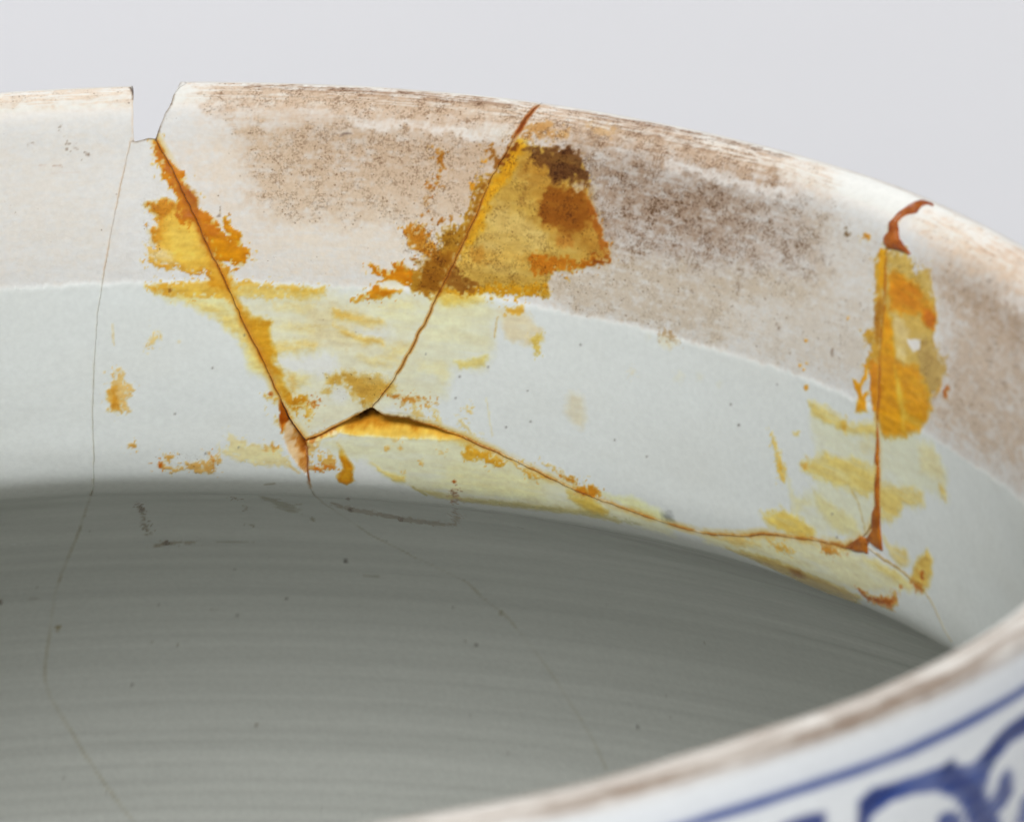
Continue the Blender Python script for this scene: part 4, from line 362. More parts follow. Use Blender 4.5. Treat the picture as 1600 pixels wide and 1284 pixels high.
  {'p': [(18.33,28.49),(18.29,28.56),(18.21,28.58),(18.15,28.53),(18.16,28.45),(18.22,28.4),(18.3,28.42)], 'c': (95, 90, 85), 'o': 0.85, 's': 0.06, 'k': 0.0, 'e': None, 'w': 222, 'r': 0.05},
  {'p': [(39.42,29.36),(39.39,29.41),(39.33,29.43),(39.28,29.4),(39.29,29.34),(39.34,29.3),(39.4,29.3)], 'c': (95, 90, 85), 'o': 0.85, 's': 0.06, 'k': 0.0, 'e': None, 'w': 222, 'r': 0.05},
  {'p': [(51.77,32.05),(51.74,32.11),(51.68,32.13),(51.63,32.1),(51.63,32.04),(51.69,32),(51.75,32)], 'c': (95, 90, 85), 'o': 0.85, 's': 0.06, 'k': 0.0, 'e': None, 'w': 222, 'r': 0.05},
  {'p': [(51.99,35.62),(51.94,35.7),(51.86,35.73),(51.79,35.69),(51.8,35.6),(51.87,35.54),(51.95,35.55)], 'c': (95, 90, 85), 'o': 0.85, 's': 0.06, 'k': 0.0, 'e': None, 'w': 222, 'r': 0.05},
  {'p': [(17.02,41.82),(16.98,41.9),(16.9,41.92),(16.84,41.87),(16.85,41.78),(16.92,41.72),(16.99,41.74)], 'c': (95, 90, 85), 'o': 0.85, 's': 0.06, 'k': 0.0, 'e': None, 'w': 222, 'r': 0.05},
  {'p': [(13.27,42.68),(13.22,42.78),(13.12,42.81),(13.05,42.74),(13.06,42.62),(13.14,42.55),(13.23,42.58)], 'c': (95, 90, 85), 'o': 0.85, 's': 0.06, 'k': 0.0, 'e': None, 'w': 222, 'r': 0.05},
  {'p': [(85.99,24.57),(85.95,24.64),(85.86,24.67),(85.79,24.65),(85.79,24.59),(85.86,24.53),(85.95,24.52)], 'c': (95, 90, 85), 'o': 0.85, 's': 0.06, 'k': 0.0, 'e': None, 'w': 208, 'r': 0.05},
  {'p': [(68.19,43.64),(69.4,43.22),(69.51,44.24),(68.24,44.78)], 'c': (108, 112, 110), 'o': 0.85, 's': 0.35, 'k': 0.0, 'e': None, 'w': 208, 'r': 0.3},
  {'p': [(-1.43,5.56),(-1.48,5.65),(-1.59,5.67),(-1.67,5.6),(-1.66,5.5),(-1.58,5.43),(-1.47,5.47)], 'c': (125, 105, 88), 'o': 0.75, 's': 0.12, 'k': 0.0, 'e': None, 'w': 222, 'r': 0.3},
  {'p': [(-0.44,7.18),(-0.51,7.3),(-0.65,7.33),(-0.76,7.23),(-0.75,7.09),(-0.63,7.01),(-0.5,7.05)], 'c': (125, 105, 88), 'o': 0.75, 's': 0.12, 'k': 0.0, 'e': None, 'w': 222, 'r': 0.3},
  {'p': [(1.33,8.25),(1.23,8.42),(1.04,8.46),(0.89,8.33),(0.9,8.13),(1.06,8.02),(1.25,8.07)], 'c': (125, 105, 88), 'o': 0.75, 's': 0.12, 'k': 0.0, 'e': None, 'w': 222, 'r': 0.3},
  {'p': [(15.16,4),(15.12,4.1),(15.02,4.13),(14.93,4.06),(14.93,3.95),(15.01,3.88),(15.11,3.9)], 'c': (125, 105, 88), 'o': 0.75, 's': 0.12, 'k': 0.0, 'e': None, 'w': 222, 'r': 0.3},
  {'p': [(-5.11,6.83),(-5.17,6.94),(-5.3,6.96),(-5.39,6.88),(-5.38,6.75),(-5.28,6.68),(-5.16,6.72)], 'c': (125, 105, 88), 'o': 0.75, 's': 0.12, 'k': 0.0, 'e': None, 'w': 222, 'r': 0.3},
  {'p': [(15.89,15.24),(15.82,15.38),(15.66,15.42),(15.53,15.32),(15.53,15.16),(15.66,15.06),(15.83,15.1)], 'c': (125, 105, 88), 'o': 0.75, 's': 0.12, 'k': 0.0, 'e': None, 'w': 222, 'r': 0.3},
  {'p': [(27.75,6.23),(27.69,6.35),(27.56,6.39),(27.46,6.31),(27.45,6.18),(27.56,6.1),(27.69,6.12)], 'c': (125, 105, 88), 'o': 0.75, 's': 0.12, 'k': 0.0, 'e': None, 'w': 222, 'r': 0.3},
  {'p': [(27.6,14.09),(27.55,14.2),(27.44,14.23),(27.34,14.16),(27.34,14.05),(27.43,13.98),(27.55,14)], 'c': (125, 105, 88), 'o': 0.75, 's': 0.12, 'k': 0.0, 'e': None, 'w': 222, 'r': 0.3},
  {'p': [(15.9,15.18),(15.84,15.3),(15.71,15.33),(15.6,15.25),(15.6,15.12),(15.71,15.04),(15.84,15.07)], 'c': (125, 105, 88), 'o': 0.75, 's': 0.12, 'k': 0.0, 'e': None, 'w': 222, 'r': 0.3},
  {'p': [(117.57,4.76),(117.55,4.91),(117.33,5.01),(117.07,4.98),(116.98,4.85),(117.11,4.72),(117.37,4.68)], 'c': (125, 105, 88), 'o': 0.75, 's': 0.12, 'k': 0.0, 'e': None, 'w': 208, 'r': 0.3},
  {'p': [(113.81,6.72),(113.74,6.89),(113.46,7.01),(113.19,6.98),(113.13,6.82),(113.32,6.66),(113.63,6.61)], 'c': (125, 105, 88), 'o': 0.75, 's': 0.12, 'k': 0.0, 'e': None, 'w': 208, 'r': 0.3},
  {'p': [(122.21,11.89),(122.15,12.07),(121.84,12.2),(121.53,12.19),(121.45,12.04),(121.66,11.87),(122,11.8)], 'c': (125, 105, 88), 'o': 0.75, 's': 0.12, 'k': 0.0, 'e': None, 'w': 208, 'r': 0.3},
  {'p': [(126.03,12.84),(125.96,13.02),(125.63,13.17),(125.3,13.16),(125.21,13.02),(125.44,12.84),(125.8,12.76)], 'c': (125, 105, 88), 'o': 0.75, 's': 0.12, 'k': 0.0, 'e': None, 'w': 208, 'r': 0.3},
  {'p': [(121.24,10.74),(121.2,10.87),(120.97,10.97),(120.75,10.96),(120.68,10.85),(120.83,10.72),(121.08,10.67)], 'c': (125, 105, 88), 'o': 0.75, 's': 0.12, 'k': 0.0, 'e': None, 'w': 208, 'r': 0.3},
  {'p': [(93.07,6.85),(93.01,7.01),(92.81,7.09),(92.62,7.04),(92.58,6.89),(92.73,6.76),(92.94,6.75)], 'c': (125, 105, 88), 'o': 0.75, 's': 0.12, 'k': 0.0, 'e': None, 'w': 208, 'r': 0.3},
  {'p': [(84.27,6.61),(84.2,6.81),(83.96,6.91),(83.73,6.83),(83.69,6.64),(83.87,6.48),(84.13,6.47)], 'c': (125, 105, 88), 'o': 0.75, 's': 0.12, 'k': 0.0, 'e': None, 'w': 208, 'r': 0.3},
  {'p': [(94.15,18.87),(94.09,19.01),(93.9,19.08),(93.74,19.04),(93.72,18.91),(93.86,18.8),(94.05,18.78)], 'c': (125, 105, 88), 'o': 0.75, 's': 0.12, 'k': 0.0, 'e': None, 'w': 208, 'r': 0.3},
  {'p': [(73.08,17.38),(73.01,17.53),(72.82,17.6),(72.66,17.54),(72.64,17.38),(72.78,17.26),(72.98,17.26)], 'c': (125, 105, 88), 'o': 0.75, 's': 0.12, 'k': 0.0, 'e': None, 'w': 208, 'r': 0.3},
  {'p': [(85.72,18.63),(85.63,18.81),(85.4,18.91),(85.19,18.84),(85.17,18.67),(85.35,18.52),(85.59,18.51)], 'c': (125, 105, 88), 'o': 0.75, 's': 0.12, 'k': 0.0, 'e': None, 'w': 208, 'r': 0.3},
  {'p': [(79.42,15.57),(79.34,15.76),(79.09,15.86),(78.87,15.78),(78.84,15.59),(79.02,15.43),(79.28,15.42)], 'c': (125, 105, 88), 'o': 0.75, 's': 0.12, 'k': 0.0, 'e': None, 'w': 208, 'r': 0.3},
  {'p': [(29,6.49),(29.55,6.21),(30.13,6.16),(30.13,6.08),(29.51,6.09),(28.96,6.42)], 'c': (95, 75, 65), 'o': 0.85, 's': 0.15, 'k': 0.0, 'e': None, 'w': 222, 'r': 0.15},
  {'p': [(-2.6,9.38),(-1.63,9.33),(-1.63,9.27),(-2.61,9.32)], 'c': (170, 140, 120), 'o': 0.8, 's': 0.15, 'k': 0.0, 'e': None, 'w': 222, 'r': 0.15},
  {'p': [(-3.9,9.17),(-3.27,9.13),(-3.28,9.08),(-3.9,9.12)], 'c': (190, 165, 150), 'o': 0.7, 's': 0.15, 'k': 0.0, 'e': None, 'w': 222, 'r': 0.15},
  {'p': [(-2.81,10.13),(0.3,10.12),(0.3,10.07),(-2.81,10.08)], 'c': (205, 190, 178), 'o': 0.7, 's': 0.15, 'k': 0.0, 'e': None, 'w': 222, 'r': 0.15},
  {'p': [(68.84,22.61),(70.46,22.17),(71.64,23.12),(70.16,23.15),(69.02,23.1)], 'c': (165, 140, 105), 'o': 0.9, 's': 0.15, 'k': 0.0, 'e': None, 'w': 208, 'r': 0.3},
  {'p': [(69.02,22.97),(71.47,23.15),(70.34,24.04),(69.19,23.73)], 'c': (220, 208, 178), 'o': 0.8, 's': 0.25, 'k': 0.0, 'e': None, 'w': 208, 'r': 0.3},
  {'p': [(72.37,26.84),(72.09,27.36),(71.47,27.6),(70.98,27.38),(70.99,26.86),(71.49,26.44),(72.11,26.44)], 'c': (208, 208, 190), 'o': 0.6, 's': 0.3, 'k': 0.0, 'e': None, 'w': 208, 'r': 0.4},
  {'p': [(74.99,26.29),(74.79,26.64),(74.36,26.81),(74.02,26.66),(74.03,26.31),(74.38,26.02),(74.81,26.01)], 'c': (208, 208, 190), 'o': 0.6, 's': 0.3, 'k': 0.0, 'e': None, 'w': 208, 'r': 0.4},
  {'p': [(67.89,23.19),(67.77,23.42),(67.5,23.52),(67.28,23.41),(67.28,23.18),(67.49,23),(67.77,23)], 'c': (208, 208, 190), 'o': 0.6, 's': 0.3, 'k': 0.0, 'e': None, 'w': 208, 'r': 0.4},
  {'p': [(77.55,26.53),(77.41,26.77),(77.12,26.88),(76.89,26.79),(76.89,26.55),(77.13,26.36),(77.42,26.35)], 'c': (208, 208, 190), 'o': 0.6, 's': 0.3, 'k': 0.0, 'e': None, 'w': 208, 'r': 0.4},
  {'p': [(24.73,40.54),(26.25,39.84),(28.54,38.69),(30.4,37.48),(32.25,36.46),(33.43,36.86),(34.02,37.12),(36.44,37.02),(38.84,37.58),(41.56,38.2),(43.38,38.67),(41.5,39.1),(35.38,39.61),(30.87,39.68),(28.64,39.46),(27.58,39.91),(26.06,40.55)], 'c': (236, 196, 92), 'o': 0.97, 's': 0.2, 'k': 0.0, 'e': None, 'w': 222, 'r': 0.2},
  {'p': [(30.36,38.18),(32.51,37.24),(34,37.35),(36.43,37.28),(38.82,37.89),(41.55,38.35),(43.07,38.63),(38.78,38.51),(35.45,38.37),(32.43,38.48),(30.32,38.8)], 'c': (214, 150, 40), 'o': 0.85, 's': 0.45, 'k': 0.0, 'e': None, 'w': 222, 'r': 0.3},
  {'p': [(29.92,38.05),(30.7,37.38),(32.26,36.31),(33.43,36.78),(34.02,37.04),(36.45,36.93),(38.85,37.5),(41.56,38.12),(38.82,37.98),(36.4,37.64),(33.23,37.72),(31.88,37.72),(30.66,38.03)], 'c': (62, 40, 18), 'o': 0.95, 's': 0.2, 'k': 0.0, 'e': None, 'w': 222, 'r': 0.2},  # brown glue, darkened with painted shade under the chip's overhang
  {'p': [(28.83,38.75),(30.66,38.15),(32.18,37.65),(36.41,37.59),(38.81,38.04),(41.54,38.43),(38.78,38.51),(35.45,38.37),(31.83,38.53),(29.71,39)], 'c': (190, 125, 36), 'o': 0.7, 's': 0.3, 'k': 0.0, 'e': None, 'w': 222, 'r': 0.3},
  {'p': [(24.73,40.54),(26.25,39.84),(27.93,38.96),(28.22,39.1),(27.6,39.6),(26.37,40.3),(25.31,40.75)], 'c': (190, 125, 65), 'o': 0.9, 's': 0.15, 'k': 0.3, 'e': None, 'w': 222, 'r': 0.4},
  {'p': [(27.29,39.77),(28.21,39.25),(28.8,39.37),(27.73,39.9)], 'c': (240, 222, 200), 'o': 0.8, 's': 0.15, 'k': 0.0, 'e': None, 'w': 222, 'r': 0.3},
  {'p': [(22.33,38.64),(23.07,38.53),(23.91,39.42),(24.72,40.7),(24.89,41.97),(24.59,45.22),(23.6,43.89),(22.83,42.57),(22.34,41.13),(22.16,39.88)], 'c': (232, 196, 146), 'o': 0.97, 's': 0.1, 'k': 0.0, 'e': None, 'w': 222, 'r': 0.15},
  {'p': [(23.22,39.84),(24.04,39.8),(24.71,40.86),(24.8,41.81),(24.47,44.75),(24.21,43.69),(24.16,42.5),(23.61,42.04),(23.23,41.09)], 'c': (178, 112, 40), 'o': 0.92, 's': 0.25, 'k': 0.25, 'e': None, 'w': 222, 'r': 0.6},
  {'p': [(24.02,40.11),(24.72,40.78),(24.81,41.65),(24.49,42.07),(24.16,41.52)], 'c': (120, 62, 22), 'o': 0.85, 's': 0.25, 'k': 0.0, 'e': None, 'w': 222, 'r': 0.5},
  {'p': [(24.66,41.66),(24.88,42.3),(24.62,45.12),(24.49,44.56)], 'c': (190, 130, 110), 'o': 0.85, 's': 0.12, 'k': 0.0, 'e': None, 'w': 222, 'r': 0.2},
  {'p': [(21.94,35.73),(22.58,36.77),(23.11,38.37),(22.77,38.62),(22.32,38.95),(21.97,39.97),(21.86,38.66),(21.9,37.11)], 'c': (168, 80, 20), 'o': 0.97, 's': 0.12, 'k': 0.0, 'e': None, 'w': 222, 'r': 0.15},
  {'p': [(21.9,38.96),(22.4,38.79),(22.04,39.97)], 'c': (222, 140, 40), 'o': 0.9, 's': 0.15, 'k': 0.0, 'e': None, 'w': 222, 'r': 0.2},
  {'p': [(22.16,39.88),(22.34,41.13),(22.83,42.57),(23.6,43.93),(24.48,45.33),(23.7,44.42),(22.67,42.75),(22.16,41.3)], 'c': (244, 238, 230), 'o': 0.8, 's': 0.1, 'k': 0.0, 'e': None, 'w': 222, 'r': 0.1},  # white highlight painted along the lens chip's left edge
  {'p': [(22.58,43.95),(23.37,44.81),(23.64,44.99),(22.96,44.56)], 'c': (225, 180, 100), 'o': 0.8, 's': 0.15, 'k': 0.0, 'e': None, 'w': 222, 'r': 0.2}]
GRIME = [{'p': [(-10.81,4.59),(5.74,5.52),(4.54,21.65),(-12.02,21.47)], 'd': 0.1, 'c': (222, 217, 213), 'o': 0.4, 's': 6.0, 'r': 1.3},
  {'p': [(-11.47,0),(5.69,0),(6.3,2.61),(-11.85,1.71)], 'd': 0.3, 'c': (222, 200, 180), 'o': 0.55, 's': 1.2, 'r': 0.78},
  {'p': [(11.61,8.71),(16.88,8),(15.83,14.82),(14.06,12.79)], 'd': 0.15, 'c': (226, 214, 204), 'o': 0.4, 's': 3.0, 'r': 1.04},
  {'p': [(12.69,5.29),(30.97,5.2),(48.61,5.83),(56.32,6.28),(56.25,20.58),(42.11,20.94),(27.09,21.38),(14.67,21.05),(12.64,12.8)], 'd': 0.1, 'c': (218, 209, 202), 'o': 0.55, 's': 4.4, 'r': 1.9500000000000002},
  {'p': [(12.42,0.32),(30.01,0.07),(50.45,0),(69.87,0.62),(85.77,0.42),(89.12,3.22),(77.24,4.6),(56.03,4.61),(33.82,5.03),(14.07,4.6)], 'd': 0.3, 'c': (214, 196, 182), 'o': 0.6, 's': 1.6, 'r': 1.04},
  {'p': [(17.01,5.4),(30.97,5.2),(41.14,5.54),(48.61,5.83),(46.77,10.26),(43.34,14.33),(31.44,15.29),(21.95,15.37),(19.63,13.39),(18.65,9.34)], 'd': 0.5, 'c': (202, 184, 168), 'o': 0.85, 's': 1.6, 'r': 1.04},
  {'p': [(25.31,5.74),(36.75,5.43),(45.6,5.77),(46.56,8.25),(43.1,11.32),(34.13,10.39),(26.83,9.09)], 'd': 0.8, 'c': (182, 158, 140), 'o': 0.6, 's': 4.0, 'r': 1.56},
  {'p': [(36.63,4.41),(48.48,4.96),(46.09,11.01),(41.9,15.49),(37.3,13.86)], 'd': 0.5, 'c': (205, 188, 176), 'o': 0.5, 's': 4.0, 'r': 1.56},
  {'p': [(22.68,15.69),(41.81,14.14),(38.3,20.61),(23.4,21.55)], 'd': 0.12, 'c': (226, 222, 218), 'o': 0.4, 's': 5.0, 'r': 1.3},
  {'p': [(14.44,0.31),(25.96,0.34),(35.58,0.2),(50.57,0.27),(50.73,2.37),(48.27,3.93),(33.66,3.78),(20.97,3.78),(16.82,4.01),(14.69,3.13)], 'd': 0.72, 'c': (196, 172, 152), 'o': 0.75, 's': 1.0, 'r': 1.04},
  {'p': [(24.62,0.46),(35.63,0.35),(46.99,0.38),(40.4,2.08),(30.44,1.86)], 'd': 0.8, 'c': (165, 132, 105), 'o': 0.6, 's': 1.2, 'r': 1.3},
  {'p': [(50.57,0.27),(61.72,0.14),(70.03,0.86),(79.81,1.68),(84.3,4.44),(79.15,5.03),(68.82,4.73),(55.98,4.41),(49.96,4.77)], 'd': 0.72, 'c': (198, 172, 152), 'o': 0.75, 's': 1.2, 'r': 1.1700000000000002},
  {'p': [(56.03,4.61),(68.9,4.99),(80.98,5.18),(89.37,5.33),(91.17,11.66),(83.02,13.68),(74.16,14.74),(65.57,14.62),(61.56,15.64),(58.37,10.04),(54.71,5.83)], 'd': 0.8, 'c': (170, 146, 124), 'o': 0.85, 's': 2.4, 'r': 1.3},
  {'p': [(56.93,5.16),(69.03,5.51),(76.79,6.06),(76.9,10.79),(69.63,13.56),(62.02,12.84),(59.05,9.25)], 'd': 1.0, 'c': (136, 106, 78), 'o': 0.8, 's': 5.0, 'r': 1.9500000000000002},
  {'p': [(54.5,18.08),(62.36,15.51),(74.16,14.74),(91.36,12.29),(89.19,15.52),(79.03,17.14),(77.28,22.7),(70.59,22.67),(57.93,22.43),(54.64,20.82)], 'd': 0.3, 'c': (194, 186, 178), 'o': 0.85, 's': 1.4, 'r': 0.78},
  {'p': [(76.92,18.27),(92.49,12.69),(99.64,12.14),(101.88,21.04),(89.21,22.36),(77.01,22.76)], 'd': 0.2, 'c': (203, 198, 194), 'o': 0.7, 's': 2.4, 'r': 1.04},
  {'p': [(87.6,5.74),(97.58,5.97),(100.21,11.31),(90.61,13.15)], 'd': 0.18, 'c': (204, 198, 194), 'o': 0.6, 's': 3.0, 'r': 1.04},
  {'p': [(105.56,7.03),(111.47,4.58),(127.78,5.69),(137.29,19.78),(118.61,22.1),(110.43,21.95),(113.18,16.99),(111.83,10.58)], 'd': 0.3, 'c': (196, 182, 172), 'o': 0.85, 's': 3.0, 'r': 1.04},
  {'p': [(110.03,6.38),(119.1,4.39),(127.33,5.16),(129.93,8.98),(119.07,9.13)], 'd': 0.4, 'c': (186, 168, 156), 'o': 0.7, 's': 2.4, 'r': 1.04},
  {'p': [(101.48,2.52),(107.12,0.89),(119.23,0.13),(126.19,4.14),(115.91,3.92),(105.41,4.35)], 'd': 0.3, 'c': (222, 204, 190), 'o': 0.7, 's': 2.0, 'r': 1.04},
  {'p': [(111.99,1.88),(119.23,0.13),(123.77,2.61),(116.96,2.71)], 'd': 0.45, 'c': (205, 178, 158), 'o': 0.6, 's': 1.4, 'r': 1.04},
  {'p': [(30.21,4.62),(35.22,4.66),(41.03,4.66),(46.25,5.02),(44.09,5.52),(36.71,5.09),(30.25,5.1)], 'd': -1, 'c': (238, 234, 229), 'o': 0.6, 's': 0.35, 'r': 0.7},
  {'p': [(67.14,4.62),(73.85,4.74),(84.39,4.63),(83.74,5.32),(73.2,5.42),(67.29,5.14)], 'd': -1, 'c': (238, 234, 229), 'o': 0.6, 's': 0.35, 'r': 0.7},
  {'p': [(119.6,4.94),(125.52,4.94),(125.99,5.47),(120.76,5.54)], 'd': -1, 'c': (238, 234, 229), 'o': 0.6, 's': 0.35, 'r': 0.7},
  {'p': [(51.98,0.15),(58.63,0.07),(65.59,0.15),(73.6,0.18),(80.35,0.23),(80.73,0.88),(73.36,0.95),(66.09,0.92),(58.42,1.07)], 'd': 0.95, 'c': (150, 122, 100), 'o': 0.8, 's': 0.3, 'r': 0.39},
  {'p': [(17.82,0.39),(23.88,0.19),(32.84,0.32),(33.06,1.14),(24.07,1.17),(17.91,1.09)], 'd': 0.95, 'c': (150, 122, 100), 'o': 0.8, 's': 0.3, 'r': 0.39},
  {'p': [(57.17,1.59),(66.44,1.51),(72.36,1.91),(71.94,2.56),(64.52,2.34)], 'd': 0.95, 'c': (150, 122, 100), 'o': 0.8, 's': 0.3, 'r': 0.39},
  {'p': [(32.92,0.63),(41.36,0.65),(47.75,0.48),(47.35,1.25),(40.21,1.44),(33.09,1.25)], 'd': 0.95, 'c': (150, 122, 100), 'o': 0.8, 's': 0.3, 'r': 0.39},
  {'p': [(79.99,2.61),(81.61,2.81),(81.45,4.16),(80.81,3.9)], 'd': 0.9, 'c': (130, 95, 55), 'o': 0.8, 's': 0.4, 'r': 0.52}]
PITS = [{'p': [(49,5.23),(53.29,5.31),(57.46,6.61),(58.37,9.87),(60.64,13.32),(62.02,16.29),(57.21,18.07),(54.47,20.88),(47.44,21.47),(40.68,22.87),(42.1,20.21),(45.08,13.52),(46.58,9.35)], 'd': 0.42, 's': 0.6, 'r': 0.8},
  {'p': [(51.38,9.6),(58.13,9.06),(59.22,13.12),(55.85,14.27),(52.49,12.83)], 'd': 0.6, 's': 1.0, 'r': 0.8},
  {'p': [(49.76,5.56),(56.38,5.08),(58.13,9.06),(53.75,9.28),(50.18,7.43)], 'd': 0.9, 's': 1.0, 'r': 0.8},
  {'p': [(48.97,9.49),(51.33,9.19),(52.58,13.67),(50.17,13.98)], 'd': 0.75, 's': 0.8, 'r': 0.8},
  {'p': [(39.52,15.11),(45.08,13.52),(42.1,20.21),(40.68,22.87),(37.83,22.14),(38.51,19.46)], 'd': 0.6, 's': 0.8, 'r': 0.8},
  {'p': [(43.86,16.6),(47.2,16.24),(46.88,19.05),(43.99,19.37)], 'd': 0.7, 's': 0.6, 'r': 0.8},
  {'p': [(36.26,15.38),(40.45,15.03),(40.61,18.41),(36.83,18.31)], 'd': 0.55, 's': 0.6, 'r': 0.8},
  {'p': [(49.13,3.68),(54.49,1.74),(55.94,4.28),(49.96,5.33)], 'd': 0.7, 's': 0.8, 'r': 0.8},
  {'p': [(99.58,6.92),(103.91,6.99),(107.93,8.27),(111.03,13.85),(113.71,15.14),(112.29,20.2),(108.25,15.84),(106,10.75),(100.79,9.62)], 'd': 0.4, 's': 0.8, 'r': 0.8},
  {'p': [(7.3,13.41),(10.4,13.77),(9.9,16.54),(8.07,18.24),(10.28,19.57),(7.56,20.4)], 'd': 0.4, 's': 0.6, 'r': 0.8},
  {'p': [(27.02,31.93),(36.67,31.23),(35.5,36.03),(30.77,36.42),(26.88,35.24)], 'd': 0.45, 's': 1.0, 'r': 0.8},
  {'p': [(25.63,24.9),(34.46,25.92),(33.88,29.85),(25.49,29.47)], 'd': 0.3, 's': 1.0, 'r': 0.8},
  {'p': [(7.56,42.49),(15.25,42.5),(14.58,45.62),(7.62,45.6)], 'd': 0.4, 's': 0.5, 'r': 0.8}]
BLUE = [{'p': [(240.25,11.9),(240.33,10.16),(239.97,8.94),(238.6,8.18),(235.61,8.38),(232.49,8.66),(230.05,8.93),(228.69,8.54),(227.84,9.64),(226.16,10.34),(224.64,9.92),(222.58,8.79),(220.18,8.26),(216.63,8.22),(216.6,10.67),(220.16,10.52),(222.3,11.47),(223.49,13.01),(223.63,14.58),(222.48,16.22),(221.09,18.28),(219.48,20.97),(223.98,19.85),(225.98,17.19),(227,14.9),(228.25,13.19),(230.43,11.56),(233.67,10.59),(236.37,10.46),(238.14,10.93),(238.93,12.38)], 'c': (52, 84, 158), 'o': 0.95, 's': 0.2, 'r': 0.15},
  {'p': [(240.04,11.98),(240.13,10.06),(239.51,8.93),(238.23,8.54),(235.23,8.75),(235.61,9.28),(237.87,9.83),(238.96,10.98),(239.3,12.24)], 'c': (28, 48, 112), 'o': 0.8, 's': 0.35, 'r': 0.15},
  {'p': [(230.05,9.18),(228.69,8.71),(227.94,9.68),(226.38,11.75),(224.5,13.29),(223.78,15.43),(221.5,18.61),(223.25,19.2),(225.11,17.03),(226.19,14.35),(228.31,12.18),(230.66,10.32)], 'c': (30, 52, 120), 'o': 0.75, 's': 0.5, 'r': 0.15},
  {'p': [(224.41,10.1),(221.87,8.92),(219.19,8.5),(216.63,8.72),(216.61,10.12),(221.14,10.09),(223.25,10.96),(224.56,12.55)], 'c': (26, 44, 108), 'o': 0.8, 's': 0.4, 'r': 0.15},
  {'p': [(220.53,12.98),(219.47,14.65),(219.21,17),(220.41,18.06),(222.23,17.51),(222.4,15.33),(221.67,13.64)], 'c': (48, 80, 155), 'o': 0.95, 's': 0.2, 'r': 0.15},
  {'p': [(220.65,14.1),(219.84,15.4),(220.17,16.91),(221.4,16.9),(221.23,15.13)], 'c': (30, 50, 118), 'o': 0.7, 's': 0.4, 'r': 0.15},
  {'p': [(215.68,17.37),(217.57,18.27),(218.08,20.61),(213.94,22.26)], 'c': (48, 80, 155), 'o': 0.95, 's': 0.2, 'r': 0.15},
  {'p': [(230.44,16.13),(230.05,14.3),(228.8,14.2),(227.28,15.24),(226.16,17.99)], 'c': (48, 78, 150), 'o': 0.95, 's': 0.2, 'r': 0.15},
  {'p': [(248.61,8.75),(247.29,8.57),(245.96,8.5),(244.09,8.59),(243.5,9.26),(243.24,11.03),(244.61,11.24),(247.64,10.24)], 'c': (38, 64, 138), 'o': 0.95, 's': 0.2, 'r': 0.15},
  {'p': [(229.43,8.92),(228.69,8.79),(228.26,9.73),(229,9.94)], 'c': (70, 55, 60), 'o': 0.5, 's': 0.3, 'r': 0.15},
  {'p': [(223.13,11.01),(222.66,11.13),(222.74,12.08),(223.21,12.06)], 'c': (130, 85, 60), 'o': 0.6, 's': 0.3, 'r': 0.15}]
BEADS = [{'p': [(102.08,0.14),(101.14,0.02),(100.38,0.1),(99.96,0.35),(99.67,1.06),(99.37,1.81),(99.19,2.76),(98.98,3.47),(98.8,4.16),(99.14,4.95),(98.66,5.57),(98.98,6.33),(99.81,6.67),(101.24,6.41),(102.91,6.34),(103.79,6.18),(103.07,5.92),(102.21,5.7),(101.61,5.39),(101.05,5.17),(100.43,4.38),(99.81,3.75),(100.05,3.03),(100.41,2.52),(101.14,1.96),(100.9,1.41),(100.75,0.87),(100.92,0.31),(101.6,0.27)], 'h': 0.5, 'w': 0.8, 'm': 'red', 'l': 'reddish brown hook of glue curling over the lip'},
  {'p': [(102.3,23.63),(102.67,25.11),(102.77,28.02),(102.75,30.98),(102.67,34.5),(102.51,36.57),(102.67,38.56),(101.36,38.46),(99.52,38.07),(100.81,36.64),(101.11,34.72),(101.87,33.49),(101.89,31.24),(102.31,29.13),(101.91,28.81),(102.24,27.19)], 'h': 0.3, 'w': 0.6, 'm': 'orange', 'l': 'orange bead of glue running down the right crack'},
  {'p': [(95.7,40.27),(96.52,39.76),(97.3,39.01),(98.67,38.02),(99.54,37.9),(100.14,38.13),(99.88,38.82),(99.8,39.72),(98.81,39.83),(97.99,40.13),(96.65,40.21)], 'h': 0.25, 'w': 0.5, 'm': 'orange', 'l': 'small triangular glue bead at the foot of the right crack'}]
CHIPS = [{'p': [(24.42,40.79),(26.27,39.53),(28.56,38.38),(30.41,37.17),(32.27,36.03),(33.46,36.4),(34.04,36.65),(36.47,36.51),(38.87,37.11),(41.59,37.73),(43.7,38.56),(41.5,39.1),(35.38,39.61),(30.87,39.68),(28.64,39.46),(27.58,39.91),(26.06,40.55)], 'low': [(43.7,38.56),(41.5,39.1),(35.38,39.61),(30.87,39.68),(28.64,39.46),(27.58,39.91),(26.06,40.55)], 'd': 3.0, 'k': 1.0, 'sh': 'F'},
  {'p': [(21.94,35.73),(22.58,36.62),(23.12,38.14),(23.93,39.03),(24.8,40.7),(25.08,41.96),(24.8,45.11),(24.47,45.37),(23.6,43.93),(22.83,42.6),(22.34,41.16),(22.05,39.89),(21.86,38.66),(21.88,37.11)], 'low': [(24.47,45.37),(23.6,43.93),(22.83,42.6),(22.34,41.16),(22.05,39.89),(21.86,38.66),(21.88,37.11),(21.94,35.73)], 'd': 1.4, 'k': 0.8, 'sh': 'B'}]
CHIP_END = 42.69

